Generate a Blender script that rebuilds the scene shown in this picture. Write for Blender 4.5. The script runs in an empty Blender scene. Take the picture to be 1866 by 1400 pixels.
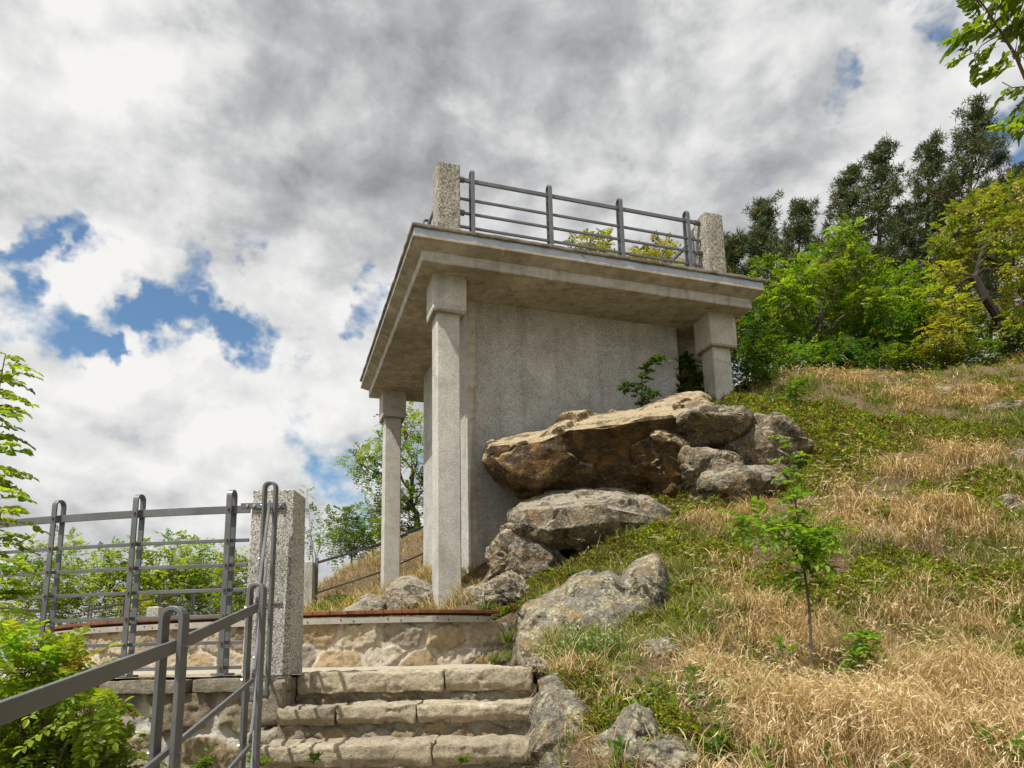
import bpy, bmesh, math, random
import numpy as np
from mathutils import Vector, Matrix
random.seed(7); RNG = np.random.default_rng(11)
SC = bpy.context.scene
COL = SC.collection
PI = math.pi

# ------------------------------------------------------------------ camera model (eye at the origin, x right, y forward, z up)
F_, CX, CY = 1332.5, 933.0, 922.5
TH, RO, PSI = .1962, -.0217, .3203
_f = np.array([0, math.cos(TH), math.sin(TH)]); _r = np.array([1., 0, 0]); _u = np.cross(_r, _f)
_r2 = math.cos(RO)*_r + math.sin(RO)*_u; _u2 = -math.sin(RO)*_r + math.cos(RO)*_u
def ray(x, y): return _f + _r2*(x-CX)/F_ - _u2*(y-CY)/F_
def at(x, y, d):                       # point seen at (x, y), d metres in front of the eye
    v = ray(x, y); return v*d/v[1]
def atz(x, y, z):
    v = ray(x, y); return v*z/v[2]
S = .70                                # metres per unit of the pavilion survey
def bw(X, Y, Z):                       # pavilion coordinates -> world
    c, s = math.cos(PSI), math.sin(PSI)
    return (S*(X*c-Y*s), S*(X*s+Y*c), S*Z)
PLZ = -.10                             # level of the paved terrace
CC = np.array([-1.1, 11.5])            # centre of the round terrace
RW, RB = 7.42, 5.2                     # radius of its outer wall and of the bench

# ------------------------------------------------------------------ noise
_p = np.random.default_rng(3).permutation(256); _p = np.concatenate([_p, _p, _p])
_g = np.array([[1,1,0],[-1,1,0],[1,-1,0],[-1,-1,0],[1,0,1],[-1,0,1],[1,0,-1],[-1,0,-1],[0,1,1],[0,-1,1],[0,1,-1],[0,-1,-1]], float)
def perlin(P):
    P = np.asarray(P, float); I = np.floor(P).astype(int); Fr = P-I; I &= 255
    w = Fr*Fr*Fr*(Fr*(Fr*6-15)+10); out = 0
    for dx in (0, 1):
        for dy in (0, 1):
            for dz in (0, 1):
                h = _p[_p[_p[I[:,0]+dx]+I[:,1]+dy]+I[:,2]+dz] % 12
                d = Fr-np.array([dx, dy, dz])
                k = (w[:,0] if dx else 1-w[:,0])*(w[:,1] if dy else 1-w[:,1])*(w[:,2] if dz else 1-w[:,2])
                out = out+k*(_g[h]*d).sum(1)
    return out
def fbm(P, octv=4, gain=.5):
    P = np.asarray(P, float); a = 1.; o = 0; t = 0
    for i in range(octv):
        o = o+a*perlin(P+17.3*i); t += a; a *= gain; P = P*2.03
    return o/t
def ridged(P, octv=4):
    P = np.asarray(P, float); a = 1.; o = 0; t = 0
    for i in range(octv):
        o = o+a*(1-2*np.abs(perlin(P+9.1*i))); t += a; a *= .5; P = P*2.1
    return o/t

# ------------------------------------------------------------------ scene-object helpers
def root_loc(o):
    while o.parent: o = o.parent
    return np.array(o.location)
def mesh_obj(name, V, F, mat, parent=None, col=None, smooth=False, loc=None):
    """V: Nx3 world coordinates; F: list of faces or list of MxK index arrays"""
    V = np.asarray(V, np.float32).reshape(-1, 3)
    if parent is not None: V = V-root_loc(parent).astype(np.float32)
    elif loc is not None: V = V-np.asarray(loc, np.float32)
    me = bpy.data.meshes.new(name)
    if len(F) and isinstance(F[0], np.ndarray):
        li = np.concatenate([a.ravel() for a in F]).astype(np.int32)
        tot = np.concatenate([np.full(len(a), a.shape[1]) for a in F]).astype(np.int32)
    else:
        li = np.array([i for f in F for i in f], np.int32); tot = np.array([len(f) for f in F], np.int32)
    st = np.concatenate([[0], np.cumsum(tot)[:-1]]).astype(np.int32)
    me.vertices.add(len(V)); me.vertices.foreach_set('co', V.ravel())
    me.loops.add(len(li)); me.loops.foreach_set('vertex_index', li)
    me.polygons.add(len(tot)); me.polygons.foreach_set('loop_start', st); me.polygons.foreach_set('loop_total', tot)
    me.polygons.foreach_set('use_smooth', np.full(len(tot), bool(smooth)))
    me.update(calc_edges=True); me.validate()
    if col is not None:
        at_ = me.color_attributes.new('col', 'FLOAT_COLOR', 'POINT')
        c = np.ones((len(V), 4), np.float32); c[:, :3] = col
        at_.data.foreach_set('color', c.ravel())
    me.materials.append(mat)
    o = bpy.data.objects.new(name, me); COL.objects.link(o)
    if parent is not None: o.parent = parent
    elif loc is not None: o.location = loc
    return o
def tag(o, label, cat, group=None, kind=None):
    o['label'] = label; o['category'] = cat
    if group: o['group'] = group
    if kind: o['kind'] = kind
    return o
def thing(name, label, cat, loc, group=None):
    o = bpy.data.objects.new(name, None); COL.objects.link(o); o.location = tuple(float(v) for v in loc)
    o.empty_display_size = .2
    return tag(o, label, cat, group)
def structure(o): o['kind'] = 'structure'; return o

class MB:
    def __init__(s): s.V = []; s.F = []
    def add(s, V, F):
        n = len(s.V); s.V += [tuple(v) for v in V]; s.F += [[i+n for i in f] for f in F]
    def box(s, x0, x1, y0, y1, z0, z1, fn=None):
        V = [(x, y, z) for z in (z0, z1) for y in (y0, y1) for x in (x0, x1)]
        if fn: V = [fn(*v) for v in V]
        s.add(V, [[0,2,3,1],[4,5,7,6],[0,1,5,4],[2,6,7,3],[0,4,6,2],[1,3,7,5]])
    def sweep(s, path, nrm, t, b, closed_caps=True):
        """rectangular bar along path; b = size along nrm, t = size across"""
        P = [np.array(p, float) for p in path]; n0 = np.array(nrm, float); n0 /= np.linalg.norm(n0)
        V = []
        for i, p in enumerate(P):
            a = P[max(i-1, 0)]; c = P[min(i+1, len(P)-1)]; tg = (c-a)/np.linalg.norm(c-a)
            sd = np.cross(tg, n0); sd /= np.linalg.norm(sd)
            k = 1.
            if 0 < i < len(P)-1:
                e1 = (p-a)/np.linalg.norm(p-a); k = 1/max(.5, abs(float(e1@tg)))
            for q in ((-1,-1),(1,-1),(1,1),(-1,1)): V.append(p+sd*q[0]*t/2*k+n0*q[1]*b/2)
        F = []
        for i in range(len(P)-1):
            for j in range(4): F.append([i*4+j, i*4+(j+1)%4, i*4+4+(j+1)%4, i*4+4+j])
        F.append([3,2,1,0]); m = (len(P)-1)*4; F.append([m,m+1,m+2,m+3]); s.add(V, F)
    def tube(s, path, radii, n=8):
        P = [np.array(p, float) for p in path]; V = []; F = []
        up = np.array([.31, .17, .93])
        for i, p in enumerate(P):
            a = P[max(i-1, 0)]; c = P[min(i+1, len(P)-1)]; tg = c-a; tg /= (np.linalg.norm(tg)+1e-9)
            x = np.cross(tg, up); x /= (np.linalg.norm(x)+1e-9); y = np.cross(tg, x)
            for k in range(n):
                w = 2*PI*k/n; V.append(p+radii[i]*(x*math.cos(w)+y*math.sin(w)))
        for i in range(len(P)-1):
            for k in range(n): F.append([i*n+k, i*n+(k+1)%n, (i+1)*n+(k+1)%n, (i+1)*n+k])
        F.append(list(range(n))[::-1]); F.append([(len(P)-1)*n+k for k in range(n)]); s.add(V, F)
    def cyl(s, c, ax, r, h, n=10):
        c = np.array(c, float); ax = np.array(ax, float); ax /= np.linalg.norm(ax)
        s.tube([c-ax*h/2, c+ax*h/2], [r, r], n)
    def build(s, name, mat, parent=None, bevel=0, loc=None, smooth=False):
        o = mesh_obj(name, s.V, s.F, mat, parent, loc=loc, smooth=smooth)
        bm = bmesh.new(); bm.from_mesh(o.data); bmesh.ops.recalc_face_normals(bm, faces=bm.faces[:]); bm.to_mesh(o.data); bm.free()
        if bevel:
            m = o.modifiers.new('bevel', 'BEVEL'); m.width = bevel; m.segments = 2; m.limit_method = 'ANGLE'
        return o
def grid_faces(nu, nv, closed_u=False):
    i = np.arange(nu if closed_u else nu-1)[:, None]; j = np.arange(nv-1)[None, :]
    a = i*nv+j; b = ((i+1) % nu)*nv+j
    return np.stack([a, b, b+1, a+1], -1).reshape(-1, 4)

# ------------------------------------------------------------------ materials
def new_mat(name):
    m = bpy.data.materials.new(name); m.use_nodes = True; nt = m.node_tree
    return m, nt, nt.nodes['Principled BSDF'], nt.nodes, nt.links
def ramp(nt, fac, stops):
    r = nt.nodes.new('ShaderNodeValToRGB'); e = r.color_ramp.elements
    while len(e) < len(stops): e.new(.5)
    for i, (p, c) in enumerate(stops):
        e[i].position = p; e[i].color = (c, c, c, 1) if isinstance(c, (int, float)) else (*c, 1)
    nt.links.new(fac, r.inputs[0]); return r.outputs[0]
def noise_n(nt, scale, detail=4, rough=.55, vec=None, dist=0):
    n = nt.nodes.new('ShaderNodeTexNoise'); n.inputs['Scale'].default_value = scale
    n.inputs['Detail'].default_value = detail; n.inputs['Roughness'].default_value = rough; n.inputs['Distortion'].default_value = dist
    if vec is not None: nt.links.new(vec, n.inputs['Vector'])
    return n.outputs['Fac']
def vor_n(nt, scale, vec=None, out='Distance', feature='F1', rnd=1):
    n = nt.nodes.new('ShaderNodeTexVoronoi'); n.inputs['Scale'].default_value = scale; n.feature = feature
    n.inputs['Randomness'].default_value = rnd
    if vec is not None: nt.links.new(vec, n.inputs['Vector'])
    return n.outputs[out]
def mixc(nt, fac, a, b, mode='MIX'):
    n = nt.nodes.new('ShaderNodeMix'); n.data_type = 'RGBA'; n.blend_type = mode
    for idx, v in ((0, fac), (6, a), (7, b)):
        if isinstance(v, (int, float)): n.inputs[idx].default_value = v
        elif isinstance(v, tuple): n.inputs[idx].default_value = (*v, 1)
        else: nt.links.new(v, n.inputs[idx])
    return n.outputs[2]
def mth(nt, op, a, b=0., c=None):
    n = nt.nodes.new('ShaderNodeMath'); n.operation = op
    for i, v in enumerate((a, b) if c is None else (a, b, c)):
        if isinstance(v, (int, float)): n.inputs[i].default_value = v
        else: nt.links.new(v, n.inputs[i])
    return n.outputs[0]
def coords(nt, scale=(1, 1, 1), out='Object', rot=(0,0,0)):
    t = nt.nodes.new('ShaderNodeTexCoord'); m = nt.nodes.new('ShaderNodeMapping')
    m.inputs['Scale'].default_value = scale; m.inputs['Rotation'].default_value = rot; nt.links.new(t.outputs[out], m.inputs[0]); return m.outputs[0]
def bump(nt, h, strength, dist, prev=None):
    b = nt.nodes.new('ShaderNodeBump'); b.inputs['Strength'].default_value = strength; b.inputs['Distance'].default_value = dist
    nt.links.new(h, b.inputs['Height'])
    if prev is not None: nt.links.new(prev, b.inputs['Normal'])
    return b.outputs[0]

def m_aggregate(name, light, dark, grain, contrast=.5, stain=.35, tint=(.30,.24,.15)):
    """exposed-aggregate concrete: fine light and dark grains, soft stains running down"""
    m, nt, P, N, L = new_mat(name); v = coords(nt)
    cell = vor_n(nt, grain, v, 'Color'); bw_ = N.new('ShaderNodeRGBToBW'); L.new(cell, bw_.inputs[0])
    g = ramp(nt, bw_.outputs[0], [(.22, dark), (.5, tuple((a+b)/2 for a, b in zip(dark, light))), (.78, light)])
    fine = noise_n(nt, grain*1.7, 2, .7, v)
    g = mixc(nt, contrast*.5, g, ramp(nt, fine, [(.3, dark), (.7, light)]))
    big = noise_n(nt, 1.1, 5, .6, coords(nt, (1, 1, .35)))
    g = mixc(nt, mth(nt, 'MULTIPLY', ramp(nt, big, [(.42, 0.), (.72, 1.)]), stain), g, tint, 'MULTIPLY' if False else 'MIX')
    mid = noise_n(nt, 6, 4, .6, v)
    g = mixc(nt, .35, g, ramp(nt, mid, [(.3, (.42,.41,.39)), (.7, (.60,.59,.57))]), 'OVERLAY')
    st = noise_n(nt, 1., 6, .6, coords(nt, (5, 5, .22)), .3); pa = noise_n(nt, 2.3, 7, .62, v, .6)
    g = mixc(nt, mth(nt, 'MULTIPLY', ramp(nt, st, [(.49, 0.), (.68, 1.)]), .36), g, mixc(nt, .55, g, (.05,.048,.042)))
    wv = N.new('ShaderNodeVectorMath'); wv.operation = 'MULTIPLY_ADD'; nw_ = N.new('ShaderNodeTexNoise'); nw_.inputs['Scale'].default_value = 3.; nw_.inputs['Detail'].default_value = 6; L.new(v, nw_.inputs['Vector']); L.new(nw_.outputs['Color'], wv.inputs[0]); wv.inputs[1].default_value = (.5, .5, .5); L.new(v, wv.inputs[2])
    ck = vor_n(nt, .8, wv.outputs[0], 'Distance', 'DISTANCE_TO_EDGE'); cm = mth(nt, 'MULTIPLY', ramp(nt, ck, [(.0, 1.), (.006, 0.)]), ramp(nt, noise_n(nt, 1.3, 2, .5, v), [(.50, 0.), (.58, 1.)])); g = mixc(nt, mth(nt, 'MULTIPLY', cm, .55), g, (.07,.065,.055))      # hairline cracks
    g = mixc(nt, .75, g, ramp(nt, pa, [(.3, (.34,.335,.32)), (.7, (.62,.615,.60))]), 'OVERLAY')
    L.new(g, P.inputs['Base Color']); P.inputs['Roughness'].default_value = .9
    P.inputs['Specular IOR Level'].default_value = .25
    L.new(bump(nt, bw_.outputs[0], .35, .006, bump(nt, mid, .2, .01)), P.inputs['Normal']); return m
def m_concrete(name, a, b, stain, ribs=None, amt=.7):
    """cast concrete with board marks, brown water stains and small chips"""
    m, nt, P, N, L = new_mat(name); v = coords(nt)
    big = noise_n(nt, 1.3, 6, .62, v, .4); mid = noise_n(nt, 9, 5, .65, v); fine = noise_n(nt, 110, 3, .7, v)
    c = ramp(nt, mid, [(.3, a), (.7, b)])
    c = mixc(nt, mth(nt, 'MULTIPLY', ramp(nt, big, [(.42, 0.), (.66, 1.)]), amt), c, stain)
    spots = noise_n(nt, 4.5, 6, .7, coords(nt, (1.2, 1.2, 1.2)), 1.)
    c = mixc(nt, mth(nt, 'MULTIPLY', ramp(nt, spots, [(.60, 0.), (.68, 1.)]), .5), c, tuple(x*.38 for x in stain))
    c = mixc(nt, .5, c, ramp(nt, fine, [(.25, .32), (.75, .68)]), 'OVERLAY')
    L.new(c, P.inputs['Base Color']); P.inputs['Roughness'].default_value = .92; P.inputs['Specular IOR Level'].default_value = .2
    nb = bump(nt, mid, .25, .012, bump(nt, fine, .3, .003))
    sk = noise_n(nt, 1., 6, .62, coords(nt, (7, 7, .35)), .3); c = mixc(nt, mth(nt, 'MULTIPLY', ramp(nt, sk, [(.52, 0.), (.70, 1.)]), .5), c, tuple(x*.42 for x in stain)); pl_ = noise_n(nt, 1., 7, .65, coords(nt, (9, 9, .5)), .2); c = mixc(nt, mth(nt, 'MULTIPLY', ramp(nt, pl_, [(.60, 0.), (.72, 1.)]), .35), c, (.58,.55,.49))     # drip stains and lime runs
    bd = noise_n(nt, 1., 3, .5, coords(nt, (.5, 9, 9), rot=(0, 0, -PSI)), 0)      # board marks
    c = mixc(nt, .35, c, ramp(nt, bd, [(.3, .30), (.7, .70)]), 'OVERLAY'); L.new(c, P.inputs['Base Color']); nb = bump(nt, bd, .3, .006, nb)
    if ribs:
        w = N.new('ShaderNodeTexWave'); w.inputs['Scale'].default_value = ribs[1]; w.bands_direction = ribs[0]; w.inputs['Distortion'].default_value = .6
        t = N.new('ShaderNodeTexCoord'); mp = N.new('ShaderNodeMapping'); mp.inputs['Rotation'].default_value = (0, 0, -PSI)
        L.new(t.outputs['Object'], mp.inputs[0]); L.new(mp.outputs[0], w.inputs['Vector'])
        nb = bump(nt, w.outputs['Fac'], .3, .008, nb)
        c2 = mixc(nt, mth(nt, 'MULTIPLY', ramp(nt, w.outputs['Fac'], [(.1, 1.), (.4, 0.)]), .12), c, (.09,.08,.06)); L.new(c2, P.inputs['Base Color'])
    L.new(nb, P.inputs['Normal']); return m
def m_metal(name, c, rough=.45, met=.55):
    m, nt, P, N, L = new_mat(name); v = coords(nt)
    n = noise_n(nt, 7, 5, .6, v); f = noise_n(nt, 160, 2, .6, v)
    col = ramp(nt, n, [(.3, tuple(x*.82 for x in c)), (.7, tuple(min(1, x*1.18) for x in c))])
    rs = noise_n(nt, 24, 7, .7, v); rm = ramp(nt, rs, [(.655, 0.), (.70, 1.)]); col = mixc(nt, mth(nt, 'MULTIPLY', rm, .7), col, (.13,.065,.035))
    ch_ = noise_n(nt, 60, 4, .6, v); col = mixc(nt, mth(nt, 'MULTIPLY', ramp(nt, ch_, [(.66, 0.), (.70, 1.)]), .4), col, tuple(min(1, x*2.2) for x in c))
    L.new(col, P.inputs['Base Color']); P.inputs['Metallic'].default_value = met
    L.new(ramp(nt, n, [(.2, rough-.08), (.8, rough+.12)]), P.inputs['Roughness'])
    L.new(bump(nt, f, .12, .001), P.inputs['Normal']); return m
def m_rock(name, a, b, dark, lichen=None, lich_amt=.5, warm=None, dark_amt=.5, scale=1., top=None):
    """weathered rock: two ground tones, dark crusts, pale lichen patches, ochre stains"""
    m, nt, P, N, L = new_mat(name); v = coords(nt)
    n1 = noise_n(nt, 2.6*scale, 8, .66, v, .5); n2 = noise_n(nt, 22*scale, 6, .7, v); n3 = noise_n(nt, 130, 4, .7, v)
    c = ramp(nt, n2, [(.28, tuple(x*.7 for x in a)), (.5, a), (.72, b)])
    if warm: c = mixc(nt, mth(nt, 'MULTIPLY', ramp(nt, noise_n(nt, 3.3*scale, 6, .6, coords(nt, (1, 1, 1.7)), .8), [(.46, 0.), (.62, 1.)]), .8), c, warm)
    if top:        # paler upper faces: weathered tan, with the sunlit top painted in
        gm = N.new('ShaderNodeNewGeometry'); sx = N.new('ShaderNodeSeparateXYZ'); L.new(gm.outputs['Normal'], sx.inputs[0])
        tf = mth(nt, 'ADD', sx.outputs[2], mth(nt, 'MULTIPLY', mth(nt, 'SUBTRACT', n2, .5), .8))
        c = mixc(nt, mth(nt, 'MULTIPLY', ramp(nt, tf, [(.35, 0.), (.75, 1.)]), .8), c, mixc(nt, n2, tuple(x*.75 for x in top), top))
    c = mixc(nt, mth(nt, 'MULTIPLY', ramp(nt, n1, [(.52, 0.), (.57, 1.)]), dark_amt), c, dark)
    if lichen:
        l1 = noise_n(nt, 5.5*scale, 9, .74, v, .3); l2 = vor_n(nt, 26*scale, v)
        lm = mth(nt, 'MULTIPLY', ramp(nt, l1, [(.50, 0.), (.56, 1.)]), ramp(nt, l2, [(.35, 1.), (.62, .25)]))
        c = mixc(nt, mth(nt, 'MULTIPLY', lm, lich_amt), c, lichen)
    n4 = noise_n(nt, 55, 8, .75, v, .4); n5 = noise_n(nt, 9, 9, .7, coords(nt, (1, 1, 2.6)), 1.2)
    c = mixc(nt, .75, c, ramp(nt, n3, [(.28, .2), (.72, .8)]), 'OVERLAY'); c = mixc(nt, .7, c, ramp(nt, n4, [(.32, .18), (.68, .82)]), 'OVERLAY')
    c = mixc(nt, mth(nt, 'MULTIPLY', ramp(nt, n5, [(.36, 1.), (.45, 0.)]), .55), c, dark)
    L.new(c, P.inputs['Base Color']); P.inputs['Roughness'].default_value = .95; P.inputs['Specular IOR Level'].default_value = .15
    crk = vor_n(nt, 5*scale, coords(nt, (1, 1, 2.2)), 'Distance', 'DISTANCE_TO_EDGE')
    nb = bump(nt, n2, .8, .025, bump(nt, n4, .9, .016, bump(nt, n3, .8, .008)))
    L.new(bump(nt, ramp(nt, crk, [(0., 0.), (.05, 1.)]), .4, .03, nb), P.inputs['Normal']); return m
def m_leaf(name, trans=.45, rough=.5, gain=1.):
    """leaf or blade: colour from the plant's own per-leaf variation, light shining through"""
    m, nt, P, N, L = new_mat(name)
    a = N.new('ShaderNodeAttribute'); a.attribute_name = 'col'
    L.new(a.outputs['Color'], P.inputs['Base Color']); P.inputs['Roughness'].default_value = rough
    P.inputs['Specular IOR Level'].default_value = .35
    t = N.new('ShaderNodeBsdfTranslucent')
    g = mixc(nt, 1., a.outputs['Color'], (1.9*gain, 1.75*gain, .75*gain), 'MULTIPLY'); L.new(g, t.inputs['Color'])
    mx = N.new('ShaderNodeMixShader'); mx.inputs[0].default_value = trans
    L.new(P.outputs[0], mx.inputs[1]); L.new(t.outputs[0], mx.inputs[2])
    L.new(mx.outputs[0], N['Material Output'].inputs['Surface']); return m
def m_attr(name, rough=.92, n1=45, amt=.55, bd=.012):
    """stonework: colour per stone from the mesh, grain from noise"""
    m, nt, P, N, L = new_mat(name); v = coords(nt)
    a = N.new('ShaderNodeAttribute'); a.attribute_name = 'col'
    f = noise_n(nt, n1, 6, .72, v); g = noise_n(nt, n1*4, 3, .7, v); b = noise_n(nt, 7, 6, .65, v, .5)
    c = mixc(nt, amt, a.outputs['Color'], ramp(nt, f, [(.25, .22), (.75, .78)]), 'OVERLAY')
    c = mixc(nt, .4, c, ramp(nt, g, [(.25, .25), (.75, .75)]), 'OVERLAY')
    c = mixc(nt, mth(nt, 'MULTIPLY', ramp(nt, b, [(.52, 0.), (.66, 1.)]), .45), c, (.09,.075,.05))
    L.new(c, P.inputs['Base Color']); P.inputs['Roughness'].default_value = rough; P.inputs['Specular IOR Level'].default_value = .15
    L.new(bump(nt, b, .6, bd*2, bump(nt, f, 1., bd*1.3, bump(nt, g, .7, .005))), P.inputs['Normal']); return m
def m_bark(name, a, b):
    m, nt, P, N, L = new_mat(name)
    n = noise_n(nt, 14, 5, .65, coords(nt, (1, 1, .3)))
    L.new(ramp(nt, n, [(.3, a), (.7, b)]), P.inputs['Base Color']); P.inputs['Roughness'].default_value = .95
    L.new(bump(nt, n, .7, .02), P.inputs['Normal']); return m

M = {}
M['wall'] = m_aggregate('washed_aggregate', (.575,.582,.58), (.275,.28,.28), 85, .4, .25, (.33,.315,.27))
M['column'] = m_aggregate('column_aggregate', (.59,.582,.558), (.37,.365,.345), 95, .3, .3, (.37,.34,.28))
M['post'] = m_aggregate('roof_post_aggregate', (.58,.55,.48), (.06,.057,.052), 62, .5, .40, (.12,.10,.07))
M['granite'] = m_aggregate('speckled_terrazzo', (.72,.70,.65), (.045,.045,.05), 150, .6, .18, (.34,.30,.24))
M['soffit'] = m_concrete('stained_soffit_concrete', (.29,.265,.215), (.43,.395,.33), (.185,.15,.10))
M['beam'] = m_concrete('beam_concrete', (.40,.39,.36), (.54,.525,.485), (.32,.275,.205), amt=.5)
M['ledge'] = m_concrete('ribbed_ledge_concrete', (.36,.30,.21), (.48,.41,.30), (.24,.18,.11), ribs=('X', 9.))
M['coping'] = m_concrete('mossy_coping_stone', (.19,.17,.13), (.29,.265,.21), (.075,.065,.045), amt=.8)
M['rib'] = m_concrete('ribbed_corner_concrete', (.46,.44,.39), (.60,.575,.51), (.36,.31,.23))
M['zinc'] = m_metal('zinc_sheet', (.40,.44,.49), .42, .35)
M['steel'] = m_metal('grey_painted_steel', (.155,.16,.165), .42, .5)
M['galv'] = m_metal('galvanised_bolt', (.55,.56,.58), .3, .9)
M['rust'] = m_metal('rusty_bolt', (.16,.075,.04), .7, .3)
M['wood'] = m_concrete('terracotta_board', (.16,.062,.028), (.25,.10,.046), (.09,.035,.016), amt=.5)
M['black'] = m_metal('dark_board', (.03,.03,.035), .6, 0.)
M['plate'] = m_metal('pale_steel_band', (.30,.28,.24), .65, .0)
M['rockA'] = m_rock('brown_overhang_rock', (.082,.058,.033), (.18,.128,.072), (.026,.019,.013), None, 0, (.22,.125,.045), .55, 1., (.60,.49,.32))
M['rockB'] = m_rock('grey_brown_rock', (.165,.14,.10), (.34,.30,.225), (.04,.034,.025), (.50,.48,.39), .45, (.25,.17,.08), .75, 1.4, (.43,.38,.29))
M['rockL'] = m_rock('lichen_covered_rock', (.215,.197,.16), (.38,.355,.30), (.04,.034,.027), (.53,.52,.36), .8, (.31,.215,.09), .9, 1.3)
M['masonry'] = m_attr('rubble_masonry')
M['step'] = m_attr('hewn_step_stone', .92, 38, .6, .015)
M['bark'] = m_bark('grey_brown_bark', (.05,.04,.03), (.14,.115,.085))
M['darkbark'] = m_bark('dark_bark', (.022,.017,.013), (.06,.047,.036))
M['pinebark'] = m_bark('pine_bark', (.05,.038,.03), (.13,.10,.075))
M['twig'] = m_bark('reddish_twig', (.07,.045,.03), (.15,.10,.065))
M['leaf'] = m_leaf('locust_leaf', .5)
M['needle'] = m_leaf('pine_needle', .15, .55)
M['grass'] = m_leaf('grass_blade', .22, .55, .75)
M['sedum'] = m_leaf('stonecrop_leaf', .25, .5)
# ------------------------------------------------------------------ terrain
_cp = [  # surveyed points of the slope: (x, y, distance)
 (965,1222,4.4),(1005,1262,3.8),(1010,1345,3.3),(1100,1400,2.9),(1300,1400,2.8),(1600,1400,2.9),(1866,1400,3.0),
 (1480,1270,4.3),(1300,1215,4.7),(1120,1210,4.6),(1866,1250,4.2),(1700,1150,5.4),(1250,1110,5.9),(1050,1150,5.4),
 (1500,1000,6.6),(1866,1000,6.4),(1300,965,7.5),(1200,1005,7.2),(1100,985,7.9),(1000,1055,7.4),(905,1118,7.1),
 (1320,892,8.35),(1425,872,8.6),(1400,772,9.15),(1450,800,8.9),(1275,908,8.5),(1450,860,8.5),(1600,850,8.3),(1866,850,8.2),(1350,765,9.7),(1450,745,10.0),(1650,740,10.2),(1866,735,10.0),
 (1320,728,10.4),(1450,684,11.6),(1600,672,12.5),(1866,657,12.5),(900,1085,8.9),(1000,985,9.2),(1150,890,9.4),(1250,810,9.7),
 (796,1115,8.85),(870,1080,9.0),(702,1088,13.4),(640,1112,10.5),(575,1112,11.5),(600,1062,14),(690,1016,15.2),(765,974,15.8)]
_ctl = [tuple(at(*c)) for c in _cp]+[
 (6,15,5.35),(9,14,5.1),(12,12,5.6),(3,15,5.2),(0,18,4.6),(5,22,7.2),(14,24,8.4),(24,26,9.5),(10,40,10),(30,45,12),(16,12,6.4),(14,7,3.6),(9,5,1.0),(8,2,-.9),(4,1,-1.2),
 (1.5,1.5,-1.0),(.6,0,-1.5),(0,-5,-2.5),(8,-6,-3),(16,-4,-1),
 (-3.2,13.5,.35),(-4.2,9.5,.1),(-2.5,8.3,.2),(-1.2,7.4,.25),(-5,11,.1),(-4.6,14,.5),(-1.8,14.5,1.6),
 (-9.5,11,-1.6),(-9,6.5,-1.9),(-5,2.9,-1.75),(-3,3.0,-1.6),(-2,1.5,-1.6),(-1.5,-1,-1.9),(-12,12,-3),(-12,4,-3.4),(-9,18,-1.2),(-14,22,-4),(-22,12,-7),
 (-22,40,-9),(-6,22,0),(-3,30,1.5),(-10,32,-3),(-30,-5,-9),(-10,-8,-5),(-36,25,-13),(5,60,7),(35,70,9),(-25,75,-14),(45,20,12),(45,-5,4),(20,-14,-5),(-15,-16,-9)]
_ctl = np.array(_ctl)
def _rbf_fit(P):
    n = len(P); K = np.linalg.norm(P[:, None, :2]-P[None, :, :2], axis=2)
    K = np.sqrt(K*K+.15**2)
    A = np.zeros((n+3, n+3)); A[:n, :n] = K+np.eye(n)*(-.02); A[:n, n] = 1; A[:n, n+1:] = P[:, :2]; A[n:, :n] = A[:n, n:].T
    return np.linalg.solve(A, np.concatenate([P[:, 2], np.zeros(3)]))
_w = _rbf_fit(_ctl)
def smooth(x, a, b):
    t = np.clip((x-a)/(b-a), 0, 1); return t*t*(3-2*t)
def terr(x, y, fine=True):
    x = np.atleast_1d(np.asarray(x, float)); y = np.atleast_1d(np.asarray(y, float)); z = np.zeros(len(x))
    for i in range(0, len(x), 20000):
        X = x[i:i+20000]; Y = y[i:i+20000]
        K = np.sqrt((X[:, None]-_ctl[None, :, 0])**2+(Y[:, None]-_ctl[None, :, 1])**2+.15**2)
        z[i:i+20000] = K@_w[:-3]+_w[-3]+_w[-2]*X+_w[-1]*Y
    P = np.stack([x, y, np.zeros_like(x)], 1)
    z = z+.20*fbm(P*.9, 4)+(.17*np.abs(fbm(P*1.9+5, 4))+.07*fbm(P*4.5, 4)+.03*fbm(P*13, 3)-.05 if fine else 0)
    rr = np.hypot(x-CC[0], y-CC[1])
    # paved ring and the ground cut for the stairs
    ang = np.degrees(np.arctan2(y-CC[1], -(x-CC[0])))          # 0 = left, -90 = towards the eye
    onring = smooth(rr, RB-.02, RB+.15)*smooth(-rr, -RW-.05, -RW+.1)*smooth(-x, -.28, -.02)*smooth(-ang, -62, -50)*smooth(ang, -112, -106)
    z = np.where(onring > 0, z*(1-onring)+onring*np.minimum(z, PLZ-.22+np.maximum(0, ang-15)*.026), z)
    tl = smooth(-x, -.10, .0)*smooth(x, -1.4, -1.1)*smooth(y, 4.2, 4.4)*smooth(-y, -6.98-np.clip(.02-x, 0, .8)*-.72-.06, -6.98-np.clip(.02-x, 0, .8)*-.72+.04)
    z = z*(1-tl)+tl*np.minimum(z, PLZ-.2)
    st = smooth(-x, -.22, -.08)*smooth(x, -1.6, -1.3)*smooth(-y, -4.6, -4.3)
    z = z*(1-st)+st*np.minimum(z, -1.05)
    lw = smooth(rr, RW-.12, RW+.1)*smooth(-x, 1.0, 1.3)*smooth(-ang, -35, -15)
    z = z*(1-lw)+lw*np.minimum(z, -1.25)
    return z
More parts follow.
